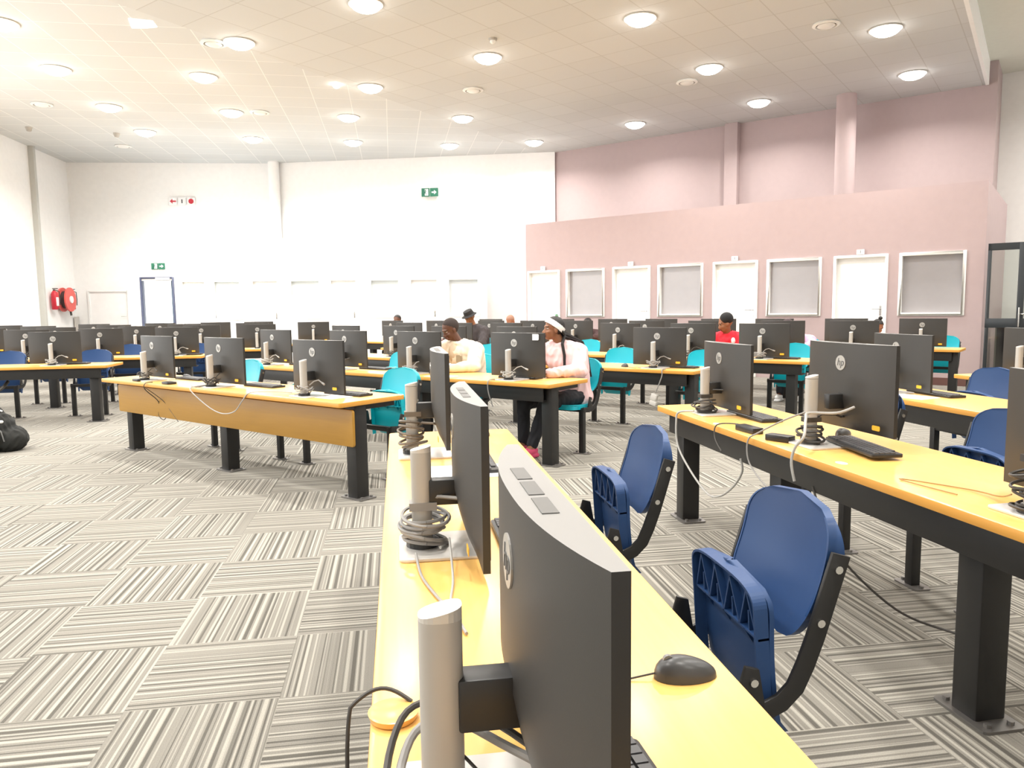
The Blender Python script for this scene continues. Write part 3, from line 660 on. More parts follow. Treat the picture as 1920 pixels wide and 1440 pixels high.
def build_chair(cmat, rib, folded=True):
    t = thing('tip_up_chair', 'x', 'chair')
    # local: x along row, y away from the desk; origin on the floor under the leg line
    for sx in (-.2, .2):
        l_ = MB().box((sx, 0, .215), (.05, .05, .43)).build('leg', BLACK, t, bevel=.004)
        p_ = MB().rbox((sx, 0, .004), (.17, .09, .008), .02); p_.cyl((sx - .065, 0, .008), (sx - .065, 0, .02), .01, 8).cyl((sx + .065, 0, .008), (sx + .065, 0, .02), .01, 8)
        p_.build('floor_plate', STEEL, l_)
    MB().span((-.23, -.02, .40), (.23, .02, .44)).build('crossbar', BLACK, t, bevel=.004)
    for sx in (-.222, .222):
        pts = [(sx, -.02, .425), (sx, .08, .415), (sx, .14, .418), (sx, .19, .44), (sx, .225, .475), (sx, .25, .53), (sx, .275, .60), (sx, .335, .80)]
        a_ = MB().bar(pts, .012, .048).build('side_arm', BLACK, t, bevel=.002)
        sg = 1 if sx > 0 else -1
        for y, z in ((.283, .635), (.325, .765), (.115, .50)): MB().cyl((sx + sg * .005, y, z), (sx + sg * .013, y, z), .010, 10).build('bolt', CHROME, a_)
        MB().prism([(.06, .42), (.15, .42), (.13, .53), (.095, .54)], sx - .006, sx + .006, axis=0).build('hinge_plate', BLACK, t, bevel=.002)
    # backrest: rounded shield, curved in plan, thick rolled rim
    W = .212
    def outline(v):      # half width as a function of height 0..1
        if v < .4: return W * (.42 + .58 * math.sqrt(max(0, 1 - ((.4 - v) / .4) ** 2.2)))
        if v > .66: return W * max(0, 1 - ((v - .66) / .34) ** 3.0) ** .5 * .92 + .08 * W * (1 if v < 1 else .3)
        return W
    nu, nv = 16, 28
    def bfront(u, v):
        v = v + .06 * math.sin(2 * PI * v) / PI if v > .5 else v
        q = (u * 2 - 1); hwid = outline(v); x = q * hwid; cx = x / W
        y = .262 + .10 * v + -.035 * cx * cx + .02 * math.sin(v * PI) ; z = .555 + .345 * v
        return (x, y - .008, z)
    def bback(u, v):
        x, y, z = bfront(u, v); return (x, y + .022, z)
    m_ = MB(); m_.grid(bfront, nu, nv); m_.grid(lambda u, v: bback(1 - u, v), nu, nv)
    for side in (0, 1):
        for j in range(nv):
            a, b = bfront(side, j / nv), bfront(side, (j + 1) / nv); m_.add([a, b, bback(side, (j + 1) / nv), bback(side, j / nv)], [(0, 1, 2, 3)])
    for v in (0, 1):
        for i in range(nu):
            m_.add([bfront(i / nu, v), bfront((i + 1) / nu, v), bback((i + 1) / nu, v), bback(i / nu, v)], [(0, 1, 2, 3)])
    # turned-back side flanges
    for sx in (0, 1):
        sg = 1 if sx else -1
        for j in range(7, 26):
            q0, q1 = [Vector(bfront(sx, jj / nv)) for jj in (j, j + 1)]; wd = [.022 + .030 * math.sin(PI * min(1, max(0, (jj - 7) / 19))) for jj in (j, j + 1)]
            e0, e1 = q0 + Vector((0, wd[0], 0)), q1 + Vector((0, wd[1], 0)); t_ = Vector((-sg * .008, 0, 0))
            m_.add([q0, q1, e1, e0, q0 + t_, q1 + t_, e1 + t_, e0 + t_], [(0, 1, 2, 3), (7, 6, 5, 4), (3, 2, 6, 7), (0, 4, 5, 1)] + ([(0, 3, 7, 4)] if j == 7 else []) + ([(1, 5, 6, 2)] if j == 25 else []))
    m_.build('backrest', cmat, t, smooth=True)
    # seat
    m_ = MB(); hw = .195; Lh = .40; nu, nv = 14, 18
    def so(v):
        if v > .82: return hw * math.sqrt(max(0, 1 - ((v - .82) / .18) ** 3)) * .96 + hw * .04
        if v < .12: return hw * (.86 + .14 * v / .12)
        return hw
    def sup(u, v):     # upper face, seat lying flat; v=0 rear, v=1 front lip
        x = (u * 2 - 1) * so(v); cx = (u * 2 - 1)
        return (x, v * Lh, .012 + .012 * cx * cx - .012 * math.sin(v * PI) - .03 * max(0, v - .8) * 2 + (.0 if v > .12 else (.12 - v) * .25))
    def slo(u, v):
        x, y, z = sup(u, v); return (x, y, z - .012)
    m_.grid(sup, nu, nv); m_.grid(lambda u, v: slo(1 - u, v), nu, nv)
    for side in (0, 1):
        for j in range(nv): m_.add([sup(side, j / nv), sup(side, (j + 1) / nv), slo(side, (j + 1) / nv), slo(side, j / nv)], [(0, 1, 2, 3)])
    for v in (0, 1):
        for i in range(nu): m_.add([sup(i / nu, v), sup((i + 1) / nu, v), slo((i + 1) / nu, v), slo(i / nu, v)], [(0, 1, 2, 3)])
    # deep rim under the edge
    rim = [(-hw, .0), (-hw, Lh * .82)] + [(-hw * abs(math.cos(PI * k / 28)) ** .55 * (1 if k < 14 else -1), Lh * .82 + Lh * .165 * math.sin(PI * k / 28) ** .7) for k in range(1, 28)] + [(hw, Lh * .82), (hw, .0)]
    for i in range(len(rim) - 1):
        a, b = Vector((*rim[i], 0)), Vector((*rim[i + 1], 0)); t_ = (b - a).normalized(); n_ = Vector((t_.y, -t_.x, 0)) * .007
        m_.add([a, b, b + n_, a + n_, a - Vector((0, 0, .035)), b - Vector((0, 0, .035)), b + n_ - Vector((0, 0, .035)), a + n_ - Vector((0, 0, .035))], [(0, 1, 2, 3), (7, 6, 5, 4), (0, 4, 5, 1), (3, 2, 6, 7), (0, 3, 7, 4), (1, 5, 6, 2)])
    rb = MB()
    def rib_(a, b, h=.028):
        a = Vector((a[0], a[1], 0)); b = Vector((b[0], b[1], 0)); t_ = (b - a).normalized(); n_ = Vector((-t_.y, t_.x, 0)) * .003
        zz = Vector((0, 0, -h)); rb.add([a - n_, b - n_, b + n_, a + n_, a - n_ + zz, b - n_ + zz, b + n_ + zz, a + n_ + zz], [(0, 1, 2, 3), (7, 6, 5, 4), (0, 4, 5, 1), (3, 2, 6, 7), (0, 3, 7, 4), (1, 5, 6, 2)])
    y0, y1 = Lh * .66, Lh * .93
    rib_((-hw, y0), (hw, y0))
    xs = [-hw + .01 + (2 * hw - .02) * k / 8 for k in range(9)]
    for k in range(8):
        ya, yb_ = (y0, y1) if k % 2 == 0 else (y1, y0)
        rib_((xs[k], ya if 0 < k else y0), (xs[k + 1], yb_ if k < 7 else y0))
        if k % 2: rib_((xs[k], y0), (xs[k], (y0 + y1) / 2), .024)
    for k in (-1, 0, 1): rb.add([(k * .12 - .002, y0, -.03), (k * .12 + .002, y0, -.03), (k * .12 + .002, y0 - .05, -.002), (k * .12 - .002, y0 - .05, -.002), (k * .12, y0, -.002)], [(0, 1, 2, 3), (0, 3, 4), (1, 4, 2)])
    st = m_.build('seat', cmat, t, smooth=True); rbs = rb.build('seat_ribs', rib, st)
    piv = (0, .118, .47)
    if folded:      # tipped up: front lip on top, underside towards the desk
        st.rotation_euler = (R(86), 0, R(180)); st.location = (0, .188, .325)
    else:
        st.rotation_euler = (R(4), 0, R(180)); st.location = (0, .20, .445)
    return t
CH = {}
def chair(F, s, d, color, label, group=None, folded=True, yaw=0):
    """chair bolted behind the desk whose front edge is at d"""
    loc = F.p(s, d + .765); k = (color, folded)
    if k not in CH:
        CH[k] = build_chair(TEAL if color == 'teal' else BLUE, TEALD if color == 'teal' else BLUE, folded); r = CH[k]; r.location = loc; r.rotation_euler = (0, 0, F.rz + yaw); r['label'] = label
        if group: r['group'] = group
        return r
    return dup(CH[k], loc, F.rz + yaw, label, group)

KB = None
def keyboard(F, s, d, label, group=None, yaw=0, z=TOP):
    global KB
    loc = F.p(s, d, z)
    if KB is not None: return dup(KB, loc, F.rz + yaw, label, group)
    t = thing('keyboard', label, 'keyboard', loc, F.rz + yaw, group)
    MB().rbox((0, 0, .009), (.44, .135, .016), .012).build('keyboard_body', CHAR2, t, bevel=.003)
    m_ = MB()
    for r in range(5):
        for c in range(19 if r else 17):
            if r == 4 and 4 <= c <= 9: continue
            m_.box((-.205 + c * .0228, .048 - r * .0235, .0195), (.0185, .019, .006))
    m_.box((-.05, .048 - 4 * .0235, .0195), (.125, .019, .006))
    m_.build('keys', mat('key_grey', (.075, .075, .08), .5), t, bevel=0)
    KB = t; return t
MS = None
def mouse(F, s, d, label, group=None, yaw=0, lead=True):
    global MS
    loc = F.p(s, d, TOP)
    if MS is not None: return dup(MS, loc, F.rz + yaw, label, group)
    t = thing('computer_mouse', label, 'mouse', loc, F.rz + yaw, group)
    def f(u, v):
        a = 2 * PI * u; r = math.sin(v * PI / 2); x = .031 * r * math.cos(a) * (1 - .08 * math.sin(a)); y = .057 * r * math.sin(a); z = .038 * math.cos(v * PI / 2) ** .8 if v < 1 else 0
        return (x, y, z * (1 - .25 * (y / .057)) + .001)
    MB().grid(f, 24, 8).build('mouse_body', mat('mouse_shell', (.05, .05, .052), .35), t, smooth=True)
    MB().cyl((-.004, -.032, .034), (.004, -.032, .034), .009, 12).build('scroll_wheel', mat('wheel_grey', (.2, .2, .2), .5), t)
    MB().tube([(0, -.056, .01), (.003, -.10, .004), (-.01, -.16, .003), (-.005, -.24, .003)], .0018, 6).build('mouse_lead', DCAB, t, smooth=True)
    MS = t; return t
def wire(name, label, cat, pts, r, mt, smooth_n=6, group=None):
    P_ = [Vector(p) for p in pts]; out = []
    for i in range(len(P_) - 1):
        p0, p1, p2, p3 = P_[max(i - 1, 0)], P_[i], P_[i + 1], P_[min(i + 2, len(P_) - 1)]
        for k in range(smooth_n):
            t = k / smooth_n; out.append(.5 * ((2 * p1) + (-p0 + p2) * t + (2 * p0 - 5 * p1 + 4 * p2 - p3) * t * t + (-p0 + 3 * p1 - 3 * p2 + p3) * t ** 3))
    out.append(P_[-1]); o = MB().tube(out, r, 8).build(name, mt, smooth=True); return tag(o, label, cat, group)

# ------------------------------------------------------------------ desks
GD_ = 'rows of computer desks'
desk(FC, -4.02, -.32, -.062, 'yellow wood desk in the near foreground running under the biggest screens')
desk(FB, -7.97, -4.21, 3.41, 'desk with the golden wooden front panel, left of centre', None, 'wood', [.24, 1.97, 3.68])
desk(FB, -8.75, -3.67, 5.23, 'desk where the woman in pink and the man in cream sit', None, 'black', [.3, 1.7, 3.4, 4.98])
desk(FB, -6.0, -3.16, 7.04, 'desk right behind the woman in pink, ending beside the right hand desk corner', None, 'black', [.5, 2.75])
desk(FB, -9.3, -6.05, 7.04, 'desk right behind the man in cream, with a white box on it', None, 'black', [.3, 1.7, 3.0])
desk(FB, -6.0, -2.56, 8.86, 'desk in front of the red shirted person', None, 'black', [.3, 1.7, 3.2])
desk(FB, -9.8, -6.05, 8.86, 'desk where the person with the black bucket hat sits')
desk(FB, -6.4, -2.0, 10.5, 'desk of the pink clothed person bending down, right side')
desk(FB, -12.3, -6.5, 10.5, 'long far desk behind the bucket hat person')
desk(FB, -5.9, -1.45, 12.0, 'last desk row by the pink wall, ending nearest the glass door')
desk(FB, -10.8, -6.2, 12.0, 'last desk row before the corner of the pink wall')
desk(FL, -7.4, -3.45, 10.3, 'desk at the left edge behind the backpack', None, 'black', [.3, 2.0, 3.75])
desk(FL, -7.0, -2.66, 11.95, 'second desk row of the left block', None, 'black', [.3, 2.2, 4.1])
desk(FL, -7.2, -1.62, 13.65, 'third desk row of the left block, its bare end showing past the screens')
desk(FL, -8.2, -.9, 15.4, 'fourth desk row of the left block')
desk(FL, -8.9, -2.0, 17.1, 'farthest desk row of the left block')
desk(FT, -4.71, -.6, 1.81, 'yellow wood desk at right with trailing cables and two adapters', None, 'black', [.16, 1.35, 2.6, 3.8])
desk(FT, -5.2, -1.4, 3.54, 'second desk on the right, behind the one with adapters', None, 'black', [.16, 1.9, 3.6])
desk(FT, -6.05, -2.2, 5.2, 'third desk on the right, with an empty corner towards the pink wall', None, 'black', [.5, 2, 3.6])

# ------------------------------------------------------------------ computers
ORD = ['first', 'second', 'third', 'fourth', 'fifth', 'sixth', 'seventh', 'eighth']
def mrow(F, d, lst, where, skip=()):
    for i, it in enumerate(lst):
        s, kw = (it, {}) if not isinstance(it, tuple) else it
        monitor(F, s, d, 'charcoal computer back, %s from the left on %s' % (ORD[i], where), None, **kw)
# foreground desk
monitor(FC, -.915, -.071, 'nearest and biggest charcoal computer, seen edge on over the foreground desk', None)
monitor(FC, -2.03, -.062, 'charcoal computer seen edge on, in the middle of the foreground desk', None, yaw=0)
monitor(FC, -3.38, -.062, 'charcoal computer seen edge on at the far end of the foreground desk', None, raise_=.045)
mrow(FB, 3.41, [-7.28, -6.09, -4.77], 'the wooden fronted desk')
mrow(FB, 5.23, [-7.95, -6.59, -5.48], 'the desk of the seated pair')
mn = monitor(FB, -4.2, 5.23, 'charcoal computer with a white label sheet, beside the woman in pink', None)
o = MB().rbox((.225, .106, .395), (.085, .003, .055), .01, axis=1).build('white_label', PAPER, mn)
for c_ in mn.children:
    if c_.name.startswith('yellow_sticker'): c_.location = (-.175, -.012, .225)
mrow(FB, 7.04, [-8.81, -7.68, -6.73, -5.6], 'the desk behind the seated man')
monitor(FB, -3.67, 7.04, 'charcoal computer with folded cable, alone at right on the desk behind the woman', None)
mrow(FB, 8.86, [-9.33, -8.2, -7.2], 'the bucket hat desk')
mrow(FB, 8.86, [-5.19, -4.11, -3.18], 'the desk before the red shirt')
mrow(FB, 10.5, [-11.5, -10.2, -8.85, -7.85, -6.95], 'the long far desk')
mrow(FB, 10.5, [-5.64, -4.61, -3.49, -2.54], 'the desk behind the red shirt')
mrow(FB, 12.0, [-10.09, -8.3, -7.13], 'the last row near the wall corner')
mrow(FB, 12.0, [-6.13, -5.06, -4.11, -3.01, -1.96], 'the last row by the pink wall')
mrow(FL, 10.3, [-5.35, -4.14], 'the left edge desk')
mrow(FL, 11.95, [-6.2, -5.16, -4.14, -3.06], 'the second left block row')
mrow(FL, 13.65, [-6.5, -5.42, -4.13, -3.07, -2.13], 'the third left block row')
mrow(FL, 15.4, [-7.5, -6.41, -5.07, -3.78, -2.5, -1.31], 'the fourth left block row')
mrow(FL, 17.1, [-7.72, -6.01, -4.68, -3.54, -2.63], 'the farthest left block row')
monitor(FT, -4.25, 1.83, 'charcoal computer with dark cable heap at the far end of the adapter desk', None)
monitor(FT, -3.16, 1.86, 'charcoal computer with bold silver emblem on the adapter desk', None, .045, R(2), .06)
monitor(FT, -1.94, 1.86, 'charcoal computer cut off by the right edge of the photo, nearest', None, .0, 0, .05)
monitor(FT, -4.92, 3.54, 'charcoal computer partly behind the bold emblem one, on the second right desk', None)
monitor(FT, -5.45, 5.2, 'charcoal computer on the third right desk, at the photo edge', None)

# ------------------------------------------------------------------ chairs
chair(FC, -1.83, -.062, 'blue', 'nearest big blue chair with its seat tipped up, beside the foreground desk')
chair(FC, -2.98, -.062, 'blue', 'second blue tip-up chair along the foreground desk')
chair(FT, -3.96, 1.81, 'blue', 'blue chair mostly hidden behind the bold emblem computer')
chair(FT, -3.0, 1.81, 'blue', 'blue chair behind the adapter desk, showing at the right edge')
chair(FT, -4.97, 3.54, 'blue', 'blue chair behind the second right desk, at the right edge')
chair(FB, -7.0, 3.41, 'teal', 'teal chair behind the wooden fronted desk, seen between its right two computers')
chair(FB, -5.85, 3.41, 'teal', 'teal chair behind the wooden fronted desk, hidden by its right computer')
chair(FB, -4.72, 3.41, 'teal', 'teal tip-up chair with ribbed seat at the end of the wooden fronted desk')
chair(FB, -7.8, 5.23, 'teal', 'teal chair at the left end of the seated pair desk')
chair(FB, -6.58, 5.23, 'teal', 'teal chair left of the man in cream')
chair(FB, -5.34, 5.23, 'teal', 'teal chair the man in cream sits on', None, False)
chair(FB, -4.02, 5.23, 'teal', 'teal chair the woman in pink sits on', None, False)
chair(FB, -8.0, 7.04, 'teal', 'teal chair behind the white box desk')
chair(FB, -6.74, 7.04, 'teal', 'teal chair just over the shoulder of the man in cream')
chair(FB, -4.60, 7.04, 'teal', 'teal tip-up chair right of the woman in pink')
chair(FB, -3.5, 7.04, 'teal', 'teal chair behind the right computer of the desk after the woman')
chair(FB, -8.35, 8.86, 'teal', 'teal chair of the bucket hat person', None, False)
chair(FB, -6.21, 8.86, 'teal', 'small teal chair back above the far desk, right of the woman in pink')
chair(FB, -4.9, 8.86, 'teal', 'teal chair left of the red shirted person')
chair(FB, -3.07, 8.86, 'teal', 'teal chair above the short desk end in front of the pink clothed person')
chair(FB, -3.8, 8.86, 'teal', 'teal chair of the red shirted person', None, False)
chair(FB, -3.4, 10.5, 'teal', 'teal chair of the pink clothed person', None, False)
chair(FB, -1.8, 12.0, 'teal', 'farthest teal chair, on the last row before the glass door')
chair(FB, -2.8, 12.0, 'teal', 'teal chair of the person hidden but for the hair, last row right', None, False)
chair(FL, -5.06, 10.3, 'blue', 'blue chair at the left edge above the backpack')
chair(FL, -3.95, 10.3, 'blue', 'blue chair at the right end of the left edge desk')
chair(FL, -5.1, 11.95, 'blue', 'blue chair on the second left block row, its left end')
chair(FL, -4.0, 11.95, 'blue', 'blue chair behind the bare desk end of the left edge desk')
chair(FL, -3.0, 11.95, 'blue', 'blue chair at the right end of the second left block row')
chair(FL, -4.6, 13.65, 'blue', 'blue chair on the third left block row, left one')
chair(FL, -3.33, 13.65, 'blue', 'blue chair on the third left block row, right one')
#@@P3START
# ------------------------------------------------------------------ people
SKIND = mat('skin_deep', (.115, .050, .030), .5, spec=.4)
SKINM = mat('skin_brown', (.26, .115, .060), .5, spec=.4)
SKINR = mat('skin_tan', (.34, .15, .09), .5, spec=.4)
LIPS = mat('lips', (.13, .045, .04), .4); EYEW = mat('eye_white', (.38, .34, .30), .3); IRIS = mat('eye_dark', (.01, .006, .004), .2)
HAIRB = mat('hair_black', (.010, .008, .008), .6, bump=.6, bscale=300)
def cap_(m_, a, b, ra, rb, n=12):
    """tapered capsule"""
    a = Vector(a); b = Vector(b); L = (b - a).length
    if L < 1e-5: return m_.ell(a, (ra, ra, ra), n)
    t = (b - a) / L; pts = []; rs = []
    for k in range(5): th = PI / 2 * k / 4; pts.append(a - t * ra * math.cos(th)); rs.append(max(.001, ra * math.sin(th)))
    for k in range(1, 6): pts.append(a + (b - a) * k / 6); rs.append(ra + (rb - ra) * k / 6)
    for k in range(5): th = PI / 2 * k / 4; pts.append(b + t * rb * math.sin(th)); rs.append(max(.001, rb * math.cos(th)))
    return m_.tube(pts, rs, n)
def remesh(m_, name, mats, parent, vox, it=4, disp=0, dscale=6, colour=None, cut=None):
    o = m_.build(name, mats, None)
    md = o.modifiers.new('r', 'REMESH'); md.mode = 'VOXEL'; md.voxel_size = vox
    if it: sm = o.modifiers.new('s', 'SMOOTH'); sm.iterations = it; sm.factor = .5
    me = bpy.data.meshes.new_from_object(o.evaluated_get(bpy.context.evaluated_depsgraph_get())); bpy.data.objects.remove(o)
    me.materials.clear()
    for q in mats: me.materials.append(q)
    if disp:
        nr = [v.normal.copy() for v in me.vertices]
        for v, n_ in zip(me.vertices, nr):
            c = v.co * dscale; w_ = noise.noise(c * .5) * 2.2; f_ = noise.noise(Vector((c.x * 2.6 + w_, c.y * 2.6, c.z * .9 + w_))); v.co += n_ * disp * (.8 * noise.noise(c) + 1.5 * (.5 - abs(f_) * 2.2))
    if cut:
        bm = bmesh.new(); bm.from_mesh(me); bmesh.ops.delete(bm, geom=[f for f in bm.faces if cut(f.calc_center_median())], context='FACES'); bm.to_mesh(me); bm.free()
    for p in me.polygons:
        p.use_smooth = True; p.material_index = colour(p.center) if colour else 0
    o = bpy.data.objects.new(name, me); COL.objects.link(o)
    if parent: o.parent = parent
    return o
def hand(m_, wrist, tip, palmn, curl=.5, s=1.0, side=1):
    """palm with five fingers from wrist towards tip; palmn = palm normal (palm faces that way)"""
    w_ = Vector(wrist); d = (Vector(tip) - w_).normalized(); n_ = Vector(palmn); n_ = (n_ - d * n_.dot(d)).normalized(); l = d.cross(n_) * side
    rot = Matrix((l, d, n_)).transposed()
    m_.ell(w_ + d * .045 * s, (.040 * s, .052 * s, .017 * s), 8, 0, rot)
    for k, (off, ln) in enumerate(((-.028, .066), (-.010, .078), (.010, .074), (.028, .058))):
        p0 = w_ + d * .085 * s + l * off * s; p1 = p0 + (d * math.cos(curl * .5) + n_ * math.sin(curl * .5)) * ln * .5 * s
        p2 = p1 + (d * math.cos(curl * 1.3) + n_ * math.sin(curl * 1.3)) * ln * .5 * s
        cap_(m_, p0, p1, .0098 * s, .009 * s, 8); cap_(m_, p1, p2, .009 * s, .0075 * s, 8)
    b = w_ + d * .025 * s - l * .034 * s; e = b + (d * .7 - l * .65 + n_ * .3).normalized() * .04 * s; cap_(m_, b, e, .013 * s, .010 * s, 8); cap_(m_, e, e + (d * .9 - l * .2 + n_ * .4).normalized() * .03 * s, .010 * s, .008 * s, 8)
def head(m_, C, f, u, s=1.0):
    f = Vector(f).normalized(); u = Vector(u); u = (u - f * u.dot(f)).normalized(); r = f.cross(u); rot = Matrix((r, f, u)).transposed(); C = Vector(C)
    P_ = lambda x, y, z: C + (r * x + f * y + u * z) * s
    E = lambda c, rr, n=12: m_.ell(P_(*c), [q * s for q in rr], n, 0, rot)
    E((0, -.012, .030), (.074, .094, .088), 14)       # cranium
    E((0, .022, -.025), (.058, .066, .078), 12)       # face
    E((0, .045, -.075), (.036, .040, .032))           # chin and jaw
    E((0, .020, -.062), (.052, .052, .036))
    E((0, .074, .022), (.050, .018, .012))            # brow
    for sx in (-1, 1):
        E((sx * .036, .062, -.030), (.022, .020, .020)); E((sx * .076, -.002, -.012), (.009, .018, .030)); E((sx * .030, .074, .002), (.0135, .012, .0095), 8)
        E((sx * .012, .094, -.038), (.011, .012, .009), 8)
    m_.tube([P_(0, .080, .012), P_(0, .092, -.012), P_(0, .106, -.034), P_(0, .096, -.043)], [.008 * s, .009 * s, .0125 * s, .008 * s], 8)
    E((0, .088, -.060), (.024, .012, .0065), 8); E((0, .086, -.072), (.021, .012, .0075), 8)
    def col(p):
        q = p - C; x, y, z = q.dot(r) / s, q.dot(f) / s, q.dot(u) / s
        if y > .05:
            if abs(abs(x) - .030) < .012 and abs(z - .002) < .0045: return 3 if abs(abs(x) - .031) < .006 else 2
            if abs(x) < .024 and -.081 < z < -.053 and y > .078: return 1
            if abs(abs(x) - .031) < .017 and .017 < z < .024 and y > .06: return 4
        return 0
    return col, P_, rot, (r, f, u)
def person(F, s, d, label, J, skin, cloth, trous, face, hs=1.0, vox=.007, legs=True, shoes=None, group=None, hands=True, hair=None, collar=None, upv=(0, 0, 1), disp=.006):
    t = thing('person', label, 'person', F.p(s, d), F.rz, group)
    b = MB(); J = {k: Vector(v) for k, v in J.items()}
    col, HP, rot, (hr, hf, hu) = head(b, J['head'], face, upv, hs)
    cap_(b, J['neck'], J['head'] - Vector((0, 0, .03)) - hf * .01, .052 * hs, .050 * hs)
    def torso(m_, e):
        ch, pe, nk = J['chest'], J['pelvis'], J['neck']
        ax = (J['shR'] - J['shL']); ax.z *= .4; ax.normalize(); up_ = (nk - pe).normalized(); fw_ = up_.cross(ax); rt_ = Matrix((ax, fw_, up_)).transposed()
        m_.ell(pe, (.165 + e, .115 + e, .12 + e), 12, 0, rt_); m_.ell(pe.lerp(ch, .5), (.145 + e, .105 + e, .17), 12, 0, rt_)
        m_.ell(ch, (.165 + e, .115 + e, .16), 12, 0, rt_); m_.ell(ch.lerp(nk, .55), (.15 + e, .09 + e, .10), 12, 0, rt_)
        cap_(m_, J['shR'], nk, .058 + e * .8, .052 + e * .4); cap_(m_, J['shL'], nk, .058 + e * .8, .052 + e * .4)
    torso(b, 0)
    for k in 'RL':
        cap_(b, J['sh' + k], J['el' + k], .050, .038); cap_(b, J['el' + k], J['wr' + k], .038, .026)
        if hands: hand(b, J['wr' + k], J['hd' + k], J.get('pn' + k, (0, 0, -1)), .5, .95, 1 if k == 'R' else -1)
        if legs:
            sx = -1 if k == 'R' else 1; hp = J['pelvis'] + Vector((sx * .09, -.02, -.01))
            cap_(b, hp, J['kn' + k], .085, .055); cap_(b, J['kn' + k], J['an' + k], .055, .036); cap_(b, J['an' + k], J['an' + k] + Vector((0, -.13, -.045)), .035, .03)
    remesh(b, 'body', [skin, LIPS, EYEW, IRIS, HAIRB], t, vox, 3, colour=col)
    c = MB(); torso(c, .040)
    for k in 'RL': cap_(c, J['sh' + k] + Vector((0, 0, -.01)), J['el' + k], .082, .074); cap_(c, J['el' + k], J['wr' + k], .072, .046); c.ell(J['el' + k] + Vector((0, .01, -.01)), (.078, .078, .065), 10)
    cap_(c, J['sh' + k] + Vector((0, .01, -.04)), J['pelvis'] + Vector(((-.115 if k == 'R' else .115), 0, .02)), .085, .085)
    lo = J['chest'].lerp(J['pelvis'], .6); c.ell(lo, (.20, .155, .22), 14)
    if collar: 
        nk = J['neck']; n = 20
        pts = [nk + Vector((.070 * math.cos(2 * PI * i / n), .066 * math.sin(2 * PI * i / n) , .012 + .014 * math.sin(2 * PI * i / n))) for i in range(n + 1)]
        c.tube(pts, .019, 8)
    nk = J['neck']
    remesh(c, 'top', [cloth], t, max(vox, .009), 22, disp, 7, cut=lambda p: (p - (nk + Vector((0, -.015, .055)))).length < .062)
    if legs:
        g = MB(); g.ell(J['pelvis'], (.178, .13, .115), 12)
        for k in 'RL':
            sx = -1 if k == 'R' else 1; hp = J['pelvis'] + Vector((sx * .09, -.02, -.01)); cap_(g, hp, J['kn' + k], .096, .068); cap_(g, J['kn' + k], J['an' + k] + Vector((0, 0, .03)), .068, .056)
        remesh(g, 'trousers', [trous], t, .011, 3, .004, 8)
        if shoes:
            for k in 'RL':
                a = J['an' + k]; h = MB(); h.ell(a + Vector((0, -.05, -.04)), (.042, .13, .045), 10); h.rbox((a.x, a.y - .05, .015), (.085, .26, .028), .04)
                remesh(h, 'shoe', [shoes], t, .01, 3)
    return t, HP, rot, (hr, hf, hu)
def hair_cap(t, name, HP, mt, grow=.006, front=.045, low=-.02, vox=.007, back=None):
    """close-fitting hair over the cranium, front = how far forward it reaches at forehead height"""
    h = MB(); c = HP(0, -.012, .030); a = HP(1, 0, 0) - HP(0, 0, 0); s = a.length; a /= s
    f = (HP(0, 1, 0) - HP(0, 0, 0)).normalized(); u = (HP(0, 0, 1) - HP(0, 0, 0)).normalized(); rot = Matrix((a, f, u)).transposed()
    h.ell(c, ((.074 + grow) * s, (.094 + grow) * s, (.088 + grow) * s), 20, 0, rot)
    o0 = HP(0, 0, 0)
    def cut(p):
        q = p - o0; y = q.dot(f) / s; z = q.dot(u) / s
        return z < low - (.0 if y > -.03 else .05) or (y > front and z < .085 + (y - front) * -.3) or (y > .0 and z < .03 + (y) * .9)
    return remesh(h, name, [mt], t, vox, 1, 0, cut=cut), (c, a, f, u, s)

# woman in pink
PINKH = mat('hoodie_pink', (.80, .56, .57), .85, bump=.3, bscale=120, var=.08, vscale=3); NAVY = mat('trousers_navy', (.010, .011, .016), .8); SHOEP = mat('shoe_pink', (.65, .06, .16), .5)
JW = dict(head=(-.03, .77, 1.190), neck=(.01, .83, 1.035), chest=(.05, .87, .86), pelvis=(.09, .93, .545), shR=(-.155, .82, .965), shL=(.19, .88, .965), elR=(-.235, .66, .80), wrR=(-.245, .43, .79), hdR=(-.26, .30, .77),
          elL=(.285, .74, .80), wrL=(.10, .50, .785), hdL=(-.02, .44, .77), knR=(-.14, .42, .50), knL=(.10, .44, .50), anR=(-.16, .44, .10), anL=(.02, .34, .10))
t, HP, rot, ax = person(FB, -4.12, 5.23, 'woman in a pink hoodie with white headband and long braids, typing at her desk', JW, SKINM, PINKH, NAVY, (-.60, -.80, .06), 1.0, .006, True, SHOEP, collar=True, disp=.006)
hair_cap(t, 'hair', HP, HAIRB, .010, .062, -.03)
hb = MB(); hc = HP(0, -.012, .030); hs_ = (HP(1, 0, 0) - HP(0, 0, 0)).length; ha = (HP(1, 0, 0) - HP(0, 0, 0)) / hs_; hf_ = (HP(0, 1, 0) - HP(0, 0, 0)) / hs_; hu_ = (HP(0, 0, 1) - HP(0, 0, 0)) / hs_
hb.ell(hc, (.090 * hs_, .110 * hs_, .104 * hs_), 24, 0, Matrix((ha, hf_, hu_)).transposed())
def band_cut(p):
    q = p - HP(0, 0, 0); k = (q.dot(hu_) * .84 - q.dot(hf_) * .54) / hs_
    return not (.010 < k < .062)
remesh(hb, 'headband', [mat('headband_white', (.80, .82, .82), .7)], t, .006, 1, cut=band_cut)
br = MB(); rnd = random.Random(3)
